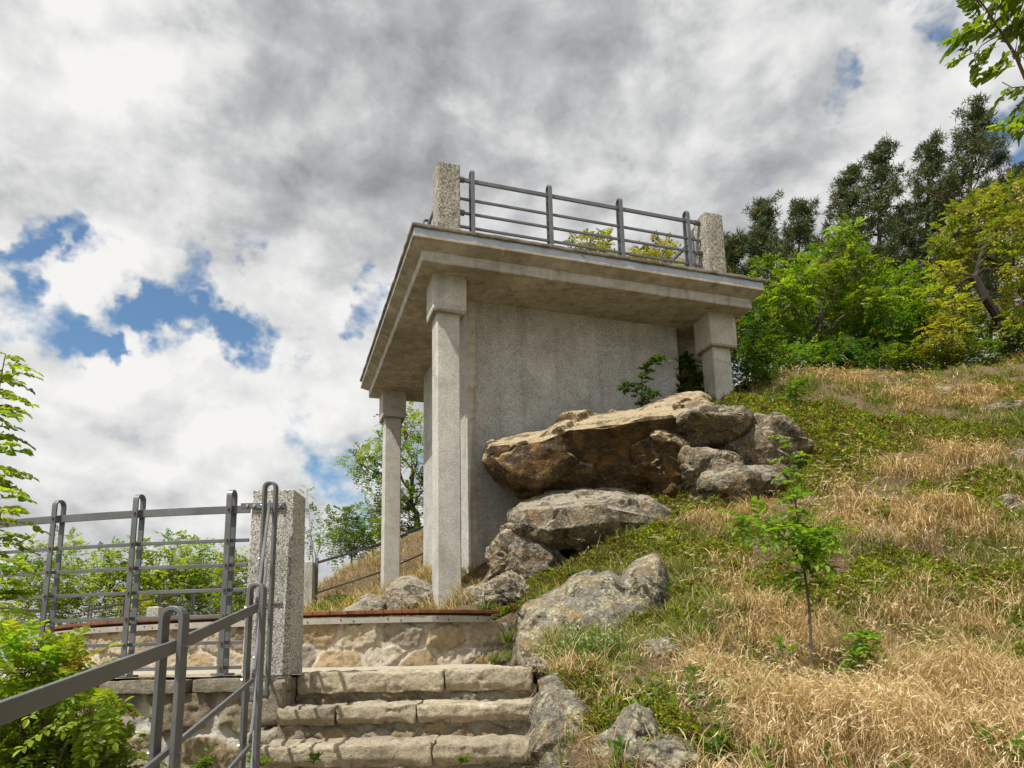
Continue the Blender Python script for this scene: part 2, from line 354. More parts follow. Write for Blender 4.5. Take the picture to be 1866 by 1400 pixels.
def on_terr(px, py, dmin=2.2, dmax=22.):
    v = ray(px, py); v = v/v[1]; ds = np.linspace(dmin, dmax, 500)
    P = v[None]*ds[:, None]; h = P[:, 2]-terr(P[:, 0], P[:, 1]); k = np.where(h < 0)[0]
    return P[k[0]] if len(k) else v*dmax
def axis(parts):
    o = []
    for a, b, s in parts: o += list(np.arange(a, b, s))
    return np.array(o+[parts[-1][1]])
ax_ = axis([(-60,-14,2.),(-14,-2,.22),(-2,9,.06),(9,16,.25),(16,80,2.)])
ay_ = axis([(-25,1.2,.8),(1.2,12.6,.06),(12.6,20,.2),(20,90,2.)])
GX, GY = np.meshgrid(ax_, ay_, indexing='ij')
GZ = terr(GX.ravel(), GY.ravel())

def m_soil():
    m, nt, P, N, L = new_mat('dry_soil_and_litter'); v = coords(nt)
    a = noise_n(nt, 3, 7, .65, v, .4); b = noise_n(nt, 26, 6, .7, v); c = noise_n(nt, 120, 4, .7, v)
    k = ramp(nt, b, [(.28, (.06,.04,.024)), (.5, (.15,.105,.062)), (.72, (.30,.22,.125))])
    k = mixc(nt, mth(nt, 'MULTIPLY', ramp(nt, a, [(.47, 0.), (.62, 1.)]), .6), k, (.085,.085,.028))
    k = mixc(nt, .6, k, ramp(nt, c, [(.25, .2), (.75, .8)]), 'OVERLAY')
    L.new(k, P.inputs['Base Color']); P.inputs['Roughness'].default_value = .97; P.inputs['Specular IOR Level'].default_value = .1
    L.new(bump(nt, b, .9, .03, bump(nt, c, .8, .01)), P.inputs['Normal']); return m
M['soil'] = m_soil()
hill = structure(mesh_obj('hillside', np.stack([GX.ravel(), GY.ravel(), GZ], 1), [grid_faces(len(ax_), len(ay_))], M['soil'], smooth=True))
mb = MB(); mb.add([(-4000,-4000,-22),(4000,-4000,-22),(4000,4000,-22),(-4000,4000,-22)], [[0,1,2,3]])
def m_far():
    m, nt, P, N, L = new_mat('valley_fields'); n = noise_n(nt, .004, 6, .6, coords(nt))
    L.new(ramp(nt, n, [(.35, (.05,.08,.03)), (.65, (.13,.13,.06))]), P.inputs['Base Color']); P.inputs['Roughness'].default_value = 1; return m
structure(mb.build('ground', m_far()))

# paved terrace ring (slightly rising where the path climbs round the back)
def ring_pt(r, deg):  # deg: 0 = left, -90 = towards the eye
    a = math.radians(deg); return (CC[0]-r*math.cos(a), CC[1]+r*math.sin(a))
def ring_rise(deg): return max(0, deg-15)*.026
angs = np.linspace(-99.5, 62, 160); rs = np.linspace(RB-.1, RW-.02, 40); V = []
for a in angs:
    for r_ in rs:
        x, y = ring_pt(r_, a); V.append((x, y, PLZ+ring_rise(a)))
V = np.array(V); V[:, 2] += .012*fbm(V*np.array([3, 3, 0]), 4)
def m_pave():
    m, nt, P, N, L = new_mat('worn_paving'); v = coords(nt)
    b = noise_n(nt, 14, 6, .7, v); c = noise_n(nt, 90, 4, .7, v)
    k = ramp(nt, b, [(.3, (.26,.22,.16)), (.7, (.46,.41,.32))]); k = mixc(nt, .6, k, ramp(nt, c, [(.25, .25), (.75, .75)]), 'OVERLAY')
    L.new(k, P.inputs['Base Color']); P.inputs['Roughness'].default_value = .95; L.new(bump(nt, b, .5, .01), P.inputs['Normal']); return m
M['pave'] = m_pave()
keep = grid_faces(len(angs), len(rs)); cx_ = V[keep].mean(1)
keep = keep[(cx_[:, 0] < .2) & ~((cx_[:, 0] > -1.24) & (cx_[:, 1] < 4.62))]
structure(mesh_obj('pavement', V, [keep], M['pave'], smooth=True))

# ------------------------------------------------------------------ pavilion
pav = thing('pavilion', 'grey concrete lookout pavilion with flat roof standing on the rocky slope', 'pavilion', bw(5.9, 15.8, .5))
X0, Y0, LU, LV = 2.179, 12.0, 7.66, 8.17
X1, Y1 = X0+LU, Y0+LV
ZC, ZB = 7.737, 7.123
def bbox(name, mat, x0, x1, y0, y1, z0, z1, parent=pav, bevel=.012):
    mb = MB(); mb.box(x0, x1, y0, y1, z0, z1, bw); return mb.build(name, mat, parent, bevel)
# roof: coping, zinc fascia, ribbed ledge with sloping underside, beam frame, soffit
zin = bbox('fascia', M['zinc'], X0+.045, X1-.045, Y0+.045, Y1-.045, 7.515, 7.67, bevel=.004)
for X in np.arange(X0+1.2, X1-.3, 1.95):
    mb = MB(); mb.box(X, X+.022, Y0+.036, Y0+.0452, 7.512, 7.669, bw); mb.build('seam', M['zinc'], zin)
for Y in np.arange(Y0+1.1, Y1-.3, 1.95):
    mb = MB(); mb.box(X0+.036, X0+.0452, Y, Y+.022, 7.512, 7.669, bw); mb.build('seam', M['zinc'], zin)
mb = MB(); p_ = [(bw(X0+3.1+.12*t, Y0+.03, 7.655-.10*max(0, t-2.2)+.004*math.sin(t*3))) for t in np.linspace(0, 3.0, 14)]
mb.tube(p_, [.006]*14, 6); mb.build('cable', M['zinc'], zin)
e = .03
mb = MB(); d2 = .23
A = [(X0+e,Y0+e),(X1-e,Y0+e),(X1-e,Y1-e),(X0+e,Y1-e)]; B = [(X0+d2,Y0+d2),(X1-d2,Y0+d2),(X1-d2,Y1-d2),(X0+d2,Y1-d2)]
V = [bw(x, y, 7.462) for x, y in A]+[bw(x, y, 7.335) for x, y in B]
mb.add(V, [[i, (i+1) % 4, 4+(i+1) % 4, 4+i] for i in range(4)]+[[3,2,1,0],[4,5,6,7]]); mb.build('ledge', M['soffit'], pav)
e2 = .022; mb = MB(); mb.box(X0+e2, X1-e2, Y0+e2, Y1-e2, 7.4635, 7.5135, bw); mb.build('ribbed_lip', M['ledge'], pav, .006)
bbox('beam', M['beam'], X0+d2+.003, X1-d2-.003, Y0+d2+.003, Y1-d2-.003, ZB+.012, 7.36, bevel=.015)
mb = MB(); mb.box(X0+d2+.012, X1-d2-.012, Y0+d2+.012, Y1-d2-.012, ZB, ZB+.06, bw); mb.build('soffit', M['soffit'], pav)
# closed room under the roof
WX0, WX1, WY0, WY1 = 3.60, 8.5, 13.52, 18.0
mb = MB(); ch = .13
oc = [(WX0+ch*.35, WY0+.003),(WX1, WY0+.003),(WX1, WY1),(WX0, WY1),(WX0, WY0+ch)]
def prism(outline, z0, z1, fn=bw):
    n = len(outline); V = [fn(x, y, z0) for x, y in outline]+[fn(x, y, z1) for x, y in outline]
    F = [[i, (i+1) % n, n+(i+1) % n, n+i] for i in range(n)]+[list(range(n))[::-1], [n+i for i in range(n)]]; return V, F
mb.add(*prism(oc, -.5, ZB+.02)); wall = mb.build('room_wall', M['wall'], pav)
# ribbed corner band of the room: a stack of shallow ridges
def ribbed(name, outline, z0, z1, step, inset, parent):
    # one solid strip whose outline steps in and out: ridges and grooves
    oc = np.array(outline, float); cen = oc.mean(0); inn = cen+(oc-cen)*(1-inset); n = len(oc); V = []; F = []; z = z0; lev = []
    while z < z1-step:
        lev += [(z, oc), (z+step*.55, oc), (z+step*.62, inn), (z+step*.93, inn)]; z += step
    for z, o in lev: V += [bw(x, y, z) for x, y in o]
    for k in range(len(lev)-1):
        for i in range(n): F.append([k*n+i, k*n+(i+1) % n, (k+1)*n+(i+1) % n, (k+1)*n+i])
    F += [list(range(n))[::-1], [(len(lev)-1)*n+i for i in range(n)]]
    mb = MB(); mb.add(V, F); return mb.build(name, M['rib'], parent)
ribbed('ribbed_edge', [(WX0+.030, WY0-.001),(WX0+.17, WY0-.008),(WX0+.17, WY0+.08),(WX0+.06, WY0+.16),(WX0-.004, WY0+.15),(WX0-.004, WY0+.05)], .35, ZB-.01, .05, .022, wall)
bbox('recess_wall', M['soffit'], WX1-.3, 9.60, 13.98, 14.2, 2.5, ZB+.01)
# round window in the left wall of the room
mb = MB(); cyw, czw, rad = 15.55, 4.75, 1.0; n = 48
V = []; F = []
for k in range(n):
    a = 2*PI*k/n
    for rr_, xx in ((rad+.10, WX0+.01), (rad+.10, WX0-.05), (rad, WX0-.05), (rad, WX0+.01)): V.append(bw(xx, cyw+rr_*math.cos(a), czw+rr_*math.sin(a)))
for k in range(n):
    for j in range(4): F.append([k*4+j, k*4+(j+1) % 4, ((k+1) % n)*4+(j+1) % 4, ((k+1) % n)*4+j])
mb.add(V, F); rw = mb.build('round_window', M['rust'], pav)
mb = MB(); mb.add([bw(WX0-.02, cyw+rad*math.cos(2*PI*k/n), czw+rad*math.sin(2*PI*k/n)) for k in range(n)], [list(range(n))]); mb.build('pane', M['black'], rw)
# columns with square capitals, and the posts standing over them on the roof
def column(x, y, zb):
    w = .45; c = .022
    o = [(x+c,y),(x+w-c,y),(x+w,y+c),(x+w,y+w-c),(x+w-c,y+w),(x+c,y+w),(x,y+w-c),(x,y+c)]
    mb = MB(); mb.add(*prism(o, zb-.5, 6.40)); cl = mb.build('column', M['column'], pav)
    mb = MB(); mb.box(x-.09, x+w+.10, y-.09, y+w+.09, 6.40, ZB+.02, bw); cp = mb.build('capital', M['column'], cl, .012)
    mb = MB(); mb.add(*prism([(x-.085+.3*0, y-.085), (x+w+.095, y-.085), (x+w+.095, y+w+.085), (x-.085, y+w+.085)], 6.365, 6.40)); mb.build('capital_base', M['soffit'], cl)
    ribbed('ribbed_edge', [(x+w+.03, y-.098),(x+w+.108, y-.098),(x+w+.108, y-.0),(x+w+.03, y-.0)], 6.42, ZB-.02, .05, .06, cp)
for x, y, zb in ((2.79, 12.70, .6), (8.86, 12.70, 5.0), (2.79, 19.30, 1.4), (8.86, 19.30, 5.2)): column(x, y, zb)
for x, y in ((2.79, 12.62), (8.87, 12.62), (2.79, 19.30), (8.87, 19.30)):
    mb = MB(); w = .46
    mb.box(x, x+w, y, y+w, ZC, 9.56, bw); mb.build('roof_post', M['post'], pav, .014)

# ------------------------------------------------------------------ railings
def hairpin_path(base, width_dir, W, H, up=(0, 0, 1), n=9):
    """inverted U: two legs W apart joined by a round bend, total height H"""
    b = np.array(base, float); w = np.array(width_dir, float); w /= np.linalg.norm(w); u = np.array(up, float); r_ = W/2
    P = [b-w*r_, ]
    for k in range(n+1):
        a = PI-PI*k/n; P.append(b+u*(H-r_)+w*r_*math.cos(a)+u*r_*math.sin(a))
    P.append(b+w*r_); return P
def hairpin(name, base, width_dir, W, H, t, b, parent, mat, bevel=.002):
    w = np.array(width_dir, float); nrm = np.cross(w, [0, 0, 1])
    mb = MB(); mb.sweep(hairpin_path(base, width_dir, W, H), nrm, t, b); return mb.build(name, mat, parent, bevel)
def udir(X, Y):  # pavilion direction -> world unit vector
    c, s = math.cos(PSI), math.sin(PSI); return np.array([X*c-Y*s, X*s+Y*c, 0.])

def bolt(c, ax, r_, h, parent, mat='galv', name='bolt', n=8):
    mb = MB(); mb.cyl(c, ax, r_, h, n); return mb.build(name, M[mat], parent)
def roof_railing(label, a, b, posts, side):
    """a, b: pavilion ends; posts: parameters along a-b"""
    a = np.array(a); b = np.array(b); L_ = np.linalg.norm(b-a); dr = (b-a)/L_
    root = thing('roof_railing', label, 'railing', bw(*((a+b)/2), ZC), 'railings round the roof')
    wd = udir(*side)
    for p in posts:
        q = a+dr*p
        hairpin('post', bw(*q, ZC), wd, .11*S/.7, (9.62-ZC)*S, .022, .055, root, M['steel'])
    rails = [(9.40, .075, .05), (8.97, .045, .045), (8.66, .045, .045), (8.35, .045, .045)]
    for z, h, t in rails:
        mb = MB(); mb.sweep([bw(*a, z), bw(*b, z)], (0, 0, 1), t*S, h*S); mb.build('rail', M['steel'], root, .002)
    for z in (9.40, 8.66):
        for q, sg in ((a, 1), (b, -1)): bolt(bw(*(q+dr*sg*.07), z), udir(*dr), .042, .09, root, 'steel', 'wall_bracket')
yr = 12.62+.23
roof_railing('grey steel railing with four posts along the front edge of the pavilion roof', (3.25, yr), (8.87, yr), (.30, 1.98, 3.62, 5.28), (0, 1))
roof_railing('grey steel railing along the right side of the pavilion roof', (8.87+.23, 13.08), (8.87+.23, 19.3), (.3, 1.7, 3.1, 4.5, 5.9), (1, 0))
roof_railing('grey steel railing along the left side of the pavilion roof', (2.79+.23, 13.08), (2.79+.23, 19.3), (.3, 1.7, 3.1, 4.5, 5.9), (1, 0))

# terrace railing: seven rails on a circle, hairpin posts standing across it
def rail_ring(name, label, r_, a0, a1, post_degs, zs, base, rise, group=None, top=(.045, .018)):
    x, y = ring_pt(r_, (a0+a1)/2)
    root = thing(name, label, 'railing', (x, y, base), group)
    for d in post_degs:
        x, y = ring_pt(r_, d); out = np.array([x-CC[0], y-CC[1], 0]); out /= np.linalg.norm(out)
        po = hairpin('post', (x, y, base+rise(d)-.03), out, .066, zs[0]+.145, .011, .034, root, M['steel'])
        mb = MB(); mb.cyl((x, y, base+rise(d)-.022), (0, 0, 1), .065, .012, 4); mb.build('foot_plate', M['steel'], po)
        for z in zs: bolt((x+out[0]*.043, y+out[1]*.043, base+rise(d)+z), out, .009, .012, po, 'rust')
    for i, z in enumerate(zs):
        n = 60; P = []
        for k in range(n+1):
            d = a0+(a1-a0)*k/n; x, y = ring_pt(r_, d); P.append((x, y, base+rise(d)+z))
        mb = MB(); h, t = top if i == 0 else (.020, .018)
        mb.sweep(P, (0, 0, 1), t, h); mb.build('rail', M['steel'], root, .0015)
    return root
def deg_of(px, r_=RW-.2):   # angle on the circle seen at picture column px on the near side
    best = min(np.linspace(-100, -45, 1101), key=lambda d: abs((lambda p: p[0]/p[1]-(px-CX)/F_*1.012)(ring_pt(r_, d))))
    return best
RR = RW-.15
dg = [deg_of(p, RR) for p in (418, 247, 101, -20)]
dstep = abs(dg[1]-dg[0])*1.05
posts = dg+[dg[3]+(k+1)*dstep for k in range(12)]
z0 = deg_of(452, RR)
rail_ring('terrace_railing', 'grey steel railing with looped posts curving from the speckled pillar along the terrace wall', RR, z0, 14, [p for p in posts if p < 13],
          (.93, .745, .60, .455, .305, .155, .015), PLZ+.03, lambda d: 0., 'railings of the terrace and path')
far_p = [17+k*6.2 for k in range(6)]
rail_ring('path_railing', 'grey steel railing of the path climbing behind the round bench', RR-.25, 16, 49, far_p, (.93, .745, .60, .455, .305, .155), PLZ+.03, ring_rise, 'railings of the terrace and path')
# handrail on the slope behind the terrace
root = thing('slope_handrail', 'grey handrail on slim posts rising up the dry grassy slope behind the small pillar', 'handrail', at(577, 1085, 13.2))
ha = [at(577,1026,13.2), at(700,990,14.2), at(800,948,15.0)]
for dz, h in ((0, .05), (-.55, .035)):
    mb = MB(); mb.sweep([p+np.array([0,0,dz]) for p in ha], (0, 0, 1), .03, h); mb.build('rail', M['steel'], root)
for t in (0., .5, 1.):
    p = ha[0]*(1-t)+ha[2]*t+(np.array([0,0,.04]) if t == 0 else 0)
    p = p if t != .5 else ha[1]
    mb = MB(); mb.box(p[0]-.03, p[0]+.03, p[1]-.02, p[1]+.02, p[2]-1.1, p[2]+.06); mb.build('post', M['steel'], root, .004)

# granite pillar at the head of the stairs, and two smaller ones farther off
def pillar(label, xl, xr, y, zb, zt, group='speckled stone pillars', tip=.03):
    w = xr-xl; root = tag(bpy.data.objects.new('stone_pillar', None), label, 'pillar', group)
    bm = bmesh.new(); k = .012
    lo = [bm.verts.new(v) for v in ((xl-k, y-k, zb),(xr+k, y-k, zb),(xr+k, y+w+k, zb),(xl-k, y+w+k, zb))]
    hi = [bm.verts.new(v) for v in ((xl, y, zt),(xr, y, zt),(xr, y+w, zt),(xl, y+w, zt))]
    ap = bm.verts.new((xl+w/2, y+w/2, zt+tip))
    for i in range(4):
        bm.faces.new((lo[i], lo[(i+1) % 4], hi[(i+1) % 4], hi[i])); bm.faces.new((hi[i], hi[(i+1) % 4], ap))
    bm.faces.new(lo[::-1]); V = [v.co[:] for v in bm.verts]; bm.verts.index_update(); F = [[v.index for v in f.verts] for f in bm.faces]; bm.free()
    mb = MB(); mb.add(V, F); o = mb.build('stone_pillar', M['granite'], None, .007, loc=(xl+w/2, y+w/2, zb)); bpy.data.objects.remove(root)
    return tag(o, label, 'pillar', group)
PY = 4.12
pxl = at(458, 950, PY)[0]; pxr = at(534, 950, PY)[0]
pil = pillar('tall speckled granite pillar at the top left of the stone steps', pxl, pxr, PY, PLZ-.01, at(500, 893, PY)[2])
q = at(557, 1105, 13.0); pillar('short speckled pillar at the foot of the slope handrail', q[0]-.13, q[0]+.10, 13.0, q[2]-.2, at(557, 1024, 13.0)[2])
q = at(278, 1128, 13.6); pillar('low speckled pillar behind the left end of the round bench', q[0]-.12, q[0]+.10, 13.6, q[2]-.6, at(278, 1107, 13.6)[2])
# clamp bars holding the terrace railing to the pillar
mb = MB(); zc = at(490, 922, PY)[2]; mb.box(pxl-.06, pxl+.19, PY-.016, PY-.004, zc-.018, zc+.018); cb = mb.build('clamp_bar', M['steel'], pil, .002)
zc2 = at(510, 1100, PY)[2]; mb = MB(); mb.box(pxl+.03, pxl+.20, PY-.016, PY-.004, zc2-.008, zc2+.008); mb.build('clamp_bar', M['steel'], pil, .002)
for dx in (-.02, .02, .17): bolt((pxl+dx, PY-.02, zc), (0, 1, 0), .008, .014, cb)

# ------------------------------------------------------------------ stair handrail
hr = thing('stair_handrail', 'grey steel handrail with looped posts rising along the left side of the stone steps', 'handrail', at(465, 1400, 3.2))
P1 = at(314, 1180, 2.2); P2 = at(467, 1108, 3.15); P3 = at(491, 935, 3.98)
Pm = at(0, 1300, 1.25)
Pm2 = P1+(Pm-P1)*1.9
h3 = at(491, 880, 3.98)[2]; h2 = at(466, 1065, 3.15)[2]; h1 = at(316, 1109, 2.2)[2]
zf3 = at(485, 1268, 3.98)[2]
yd = (P2-P1); yd[2] = 0; yd /= np.linalg.norm(yd); across = np.cross(yd, [0, 0, 1]); across /= np.linalg.norm(across)
wx = (1, -.10, 0)
hairpin('post', (P1[0], P1[1], -1.9), wx, .062, h1+1.9, .0155, .04, hr, M['steel'], .003)
hairpin('post', (P2[0], P2[1], -1.3), wx, .060, h2+1.3, .0155, .04, hr, M['steel'], .003)
p3 = hairpin('post', (P3[0], P3[1], zf3), (1, -.1, 0), .064, h3-zf3, .0155, .04, hr, M['steel'], .003)
zb_ = np.array([0, 0, 1.])
rail_top = [Pm2, Pm, P1+zb_*0, P2]
def rails_from(off, h, t, name):
    o = np.array([0, 0, off])
    mb = MB(); mb.sweep([p+o for p in (Pm2, Pm, P1, P2)], (0, 0, 1), t, h)
    mb.build(name, M['steel'], hr, .003)
    e3 = P3+o+np.array([0, -.005, .045]); s3 = P2+o
    mb = MB(); mb.sweep([s3+(e3-s3)*.02, e3], (0, 0, 1), t, h); mb.build(name, M['galv'] if 0 else M['steel'], hr, .003)
rails_from(0, .040, .014, 'handrail')
for off in (-.30, -.565, -.83): rails_from(off, .020, .013, 'lower_rail')
for p, hs in ((P1, (0, -.30)), (P2, (0, -.30, -.565, -.83)), (P3+np.array([0, 0, .045]), (0, -.30, -.565, -.83))):
    for h in hs:
        bolt(p+np.array([-.043, 0, h]), wx, .006, .012, hr); bolt(p+np.array([.043, 0, h]), wx, .006, .012, hr)
b0 = at(456, 1252, 4.0); b1 = at(508, 1277, 4.0)
mb = MB(); mb.box(b0[0], b1[0], 3.995, 4.010, b1[2], b0[2]); bp = mb.build('base_plate', M['steel'], hr, .003)
mb = MB(); mb.box(P3[0]-.025, P3[0]+.04, 3.96, 3.995, zf3-.0, zf3+.05); mb.build('bracket', M['steel'], bp, .002)
for x in (b0[0]+.018, b1[0]-.018):
    for z in (b0[2]-.017, b1[2]+.017): bolt((x, 3.99, z), (0, 1, 0), .010, .02, bp)
# ------------------------------------------------------------------ masonry built stone by stone
PAL = np.array([(.44,.36,.24),(.50,.42,.30),(.36,.29,.20),(.42,.32,.19),(.32,.28,.22),(.50,.44,.34),(.42,.33,.20),(.36,.31,.23),(.45,.38,.27)])
def rubble(su, sv, sz=(.20, .12), seed=1, depth=.03, mortar=(.50,.46,.38), mw=.02, res=.011, jit=.42):
    """returns u, v grids, outward displacement and colour of a rubble wall su x sv metres"""
    rg = np.random.default_rng(seed); nu = int(su/res)+1; nv = max(int(sv/res)+1, 6)
    u, v = np.meshgrid(np.linspace(0, su, nu), np.linspace(0, sv, nv), indexing='ij')
    cs = []
    for j in range(-1, int(sv/sz[1])+2):
        for i in range(-1, int(su/sz[0])+2):
            cs.append(((i+.5+(.5 if j % 2 else 0)+rg.uniform(-jit, jit))*sz[0], (j+.5+rg.uniform(-jit, jit)*.8)*sz[1]))
    cs = np.array(cs); tilt = rg.uniform(-.12, .12, (len(cs), 2)); off = rg.uniform(-.3, .45, len(cs))
    cc = PAL[rg.integers(0, len(PAL), len(cs))]*rg.uniform(.8, 1.15, (len(cs), 1))
    U = u.ravel(); Vv = v.ravel(); wp = np.stack([U*5, Vv*5, np.full_like(U, seed)], 1)
    uu = U+.05*fbm(wp, 3)+.02*fbm(wp*4, 3); vv = Vv+.05*fbm(wp+31, 3)+.02*fbm(wp*4+9, 3)
    D1 = np.full(len(U), 9.); D2 = D1.copy(); I1 = np.zeros(len(U), int); ax, ay = 1/sz[0], 1/sz[1]
    for i, c in enumerate(cs):
        d = np.maximum(np.abs(uu-c[0])*ax, np.abs(vv-c[1])*ay)*.45+np.hypot((uu-c[0])*ax, (vv-c[1])*ay)*.55
        n1 = d < D1; D2 = np.where(n1, D1, np.minimum(D2, d)); I1 = np.where(n1, i, I1); D1 = np.where(n1, d, D1)
    ed = (D2-D1)*min(sz); st = smooth(ed, mw*.35, mw*1.2)
    h = st*(depth*.8*(1+off[I1])+((uu-cs[I1, 0])*tilt[I1, 0]+(vv-cs[I1, 1])*tilt[I1, 1])*1.2+.030*fbm(np.stack([U*16, Vv*16, I1*3.3], 1), 5)+.016*ridged(np.stack([U*9, Vv*9, I1*1.7], 1), 4))
    h = h+.012*fbm(np.stack([U*30, Vv*30, U*0], 1), 4)+.012*fbm(np.stack([U*7, Vv*7, U*0+4], 1), 3)
    col = cc[I1]*st[:, None]+np.array(mortar)*(1-st[:, None])*(1+.25*fbm(wp*2, 3))[:, None]
    return u, v, h, np.clip(col, .02, .9)
def ring_wall(name, r_, a0, a1, z0, z1, seed, parent=None, outward=1, loc=None, taper=0, **kw):
    L_ = abs(math.radians(a1-a0))*r_; u, v, h, c = rubble(L_, z1-z0, seed=seed, **kw)
    a = np.radians(a0+(a1-a0)*u/L_).ravel(); zz = (z0+v).ravel(); R_ = r_+h+taper*(z1-zz)
    V = np.stack([CC[0]-R_*np.cos(a), CC[1]+R_*np.sin(a), zz], 1)
    return mesh_obj(name, V, [grid_faces(*u.shape)], M['masonry'], parent, c, True, loc)
# wall under the terrace edge, with its coping
wl = thing('retaining_wall', 'rubble retaining wall with pale mortar under the terrace railing', 'wall', (-2.6, 4.3, -1.6))
A1 = -89.05
ring_wall('stonework', RW-.02, -58, A1, -1.7, PLZ-.085, 5, wl, sz=(.34, .26), depth=.03, mw=.05, mortar=(.66,.63,.56), res=.014)
mb = MB()
# end face beside the stairs
def rough_block(name, c0, c1, mat, parent, seed, amp=.012, rnd=.02, res=.02, base=(.40,.34,.25), fn=None, freq=6., loc=None, chip=.0):
    """hewn block: rounded, uneven faces, chipped edges"""
    c0 = np.array(c0, float); c1 = np.array(c1, float); sz = c1-c0; n = np.maximum((sz/res).astype(int), 3)
    Vs = []; Fs = []; k = 0
    for ax in range(3):
        b, c = [i for i in range(3) if i != ax]
        for sgn in (0, 1):
            p, q = np.meshgrid(np.linspace(0, 1, n[b]+1), np.linspace(0, 1, n[c]+1), indexing='ij')
            P = np.zeros((p.size, 3)); P[:, ax] = sgn; P[:, b] = p.ravel(); P[:, c] = q.ravel()
            f = grid_faces(*p.shape)
            if (sgn == 1) == (ax == 1): f = f[:, ::-1]
            Vs.append(P); Fs.append(f+k); k += len(P)
    P = np.concatenate(Vs); X = c0+P*sz
    e = np.minimum(P, 1-P)*sz                                  # distance to each pair of faces
    # round edges: pull in the corners
    q = np.clip(rnd-e, 0, rnd); l = np.sqrt((q**2).sum(1)); ex = np.maximum(l-rnd, 0); nrm = np.where(P < .5, -1, 1)*q/np.maximum(l, 1e-6)[:, None]
    X = X-nrm*np.minimum(ex, rnd)[:, None]*1.0
    s = np.full(len(X), seed*7.7); W = np.stack([X[:, 0]*freq+s, X[:, 1]*freq, X[:, 2]*freq], 1)
    D = np.stack([fbm(W, 5), fbm(W+41, 5), fbm(W+83, 5)], 1)*amp*3
    X = X+D; X = X+np.stack([perlin(W*5+3), perlin(W*5+7), perlin(W*5+11)], 1)*amp*.55+np.stack([perlin(W*11+3), perlin(W*11+7), perlin(W*11+11)], 1)*amp*.35
    if chip: X[:, 1] += np.clip(.25-ridged(W*1.3+2, 4), 0, .5)*.03; X[:, 2] -= np.clip(fbm(W*.9+60, 3), 0, .5)*.05*smooth(X[:, 2], c0[2]+.6*sz[2], c1[2])
    if chip: X[:, 1] += np.maximum(0, ridged(W*.7+5, 4)-.15)*chip*smooth(-X[:, 2], -c0[2]-.4*sz[2], -c0[2])   # worn undercut
    if fn: X = fn(X)
    cw = np.array(base)*(1+.35*fbm(W*.8+9, 4)[:, None]+.25*fbm(W*4, 3)[:, None])
    return mesh_obj(name, X, [np.concatenate(Fs)], mat, parent, np.clip(cw, .03, .8), True, loc)
for k in range(8):     # coping slabs on the wall
    a = A1+4.2*k+(.15 if k else 0); b = A1+4.2*(k+1)-.15
    def bend(X, a=a, b=b):
        t = X[:, 0]; an = np.radians(a+(b-a)*t); R_ = RW+.05-X[:, 1]; return np.stack([CC[0]-R_*np.cos(an), CC[1]+R_*np.sin(an), X[:, 2]], 1)
    c0 = np.array([0., 0, PLZ-.085]); c1 = np.array([1., .42, PLZ-.012])
    o = rough_block('coping_stone', c0, c1, M['step'], wl, 30+k, .004, .012, .03, (.30,.26,.20), bend, 4.)
# rubble end pier beside the steps
rough_block('corner_stone', (-1.36, 3.97, -.36), (-1.235, 4.4, PLZ-.02), M['step'], wl, 51, .012, .03, .018, (.36,.31,.24))
rough_block('corner_stone', (-1.40, 3.93, -.62), (-1.235, 4.4, -.37), M['step'], wl, 52, .014, .03, .018, (.42,.37,.29))
rough_block('corner_stone', (-1.36, 3.80, -1.0), (-1.225, 4.4, -.63), M['step'], wl, 53, .014, .03, .018, (.40,.35,.27))

rough_block('coping', (X0, Y0, 7.672), (X1, Y1, ZC), M['coping'], pav, 44, .009, .012, .045, fn=lambda X: np.array(bw(X[:, 0], X[:, 1], X[:, 2])).T, freq=3.)
# ------------------------------------------------------------------ stone steps
stp = thing('stone_steps', 'worn sandstone steps climbing to the terrace', 'steps', (-.55, 3.6, -.7))
XL = -1.235
rows = [  # nosing y, top z, x edges of the stones
 (4.17, PLZ, [XL+.01, -.40, .10], .108),
 (3.88, PLZ-.158, [XL-.0, -.93, -.515, .12], .092),
 (3.59, PLZ-.316, [XL-.02, -.40, .14], .102),
 (3.30, PLZ-.475, [XL-.02, -.75, -.1, .15], .12),
 (3.00, PLZ-.63, [XL-.02, -.5, .17], .12)]
sd = 60
for i, (y, z, xs, hh) in enumerate(rows):
    for a, b in zip(xs[:-1], xs[1:]):
        rough_block('step_stone', (a+.006, y, z-hh), (b-.006, y+.50, z+(.006 if i == 0 else 0)), M['step'], stp, sd, .0075, .010, .0095, tuple(q_*(1+.10*math.sin(sd*1.7)) for q_ in (.50, .43, .31)), freq=6., chip=.045); sd += 1
    u, v, h, c = rubble(xs[-1]-xs[0], .16, seed=80+i, sz=(.17, .075), depth=.012, mw=.012, res=.010)
    V = np.stack([xs[0]+u.ravel(), y+.055-h*1.0, z-hh-.10+v.ravel()], 1)
    mesh_obj('riser', V, [grid_faces(*u.shape)[:, ::-1]], M['masonry'], stp, c*.85, True)
rough_block('landing', (-1.4, 1.0, -1.2), (.2, 3.2, -.745), M['step'], stp, 99, .012, .03, .06, (.36,.31,.23))

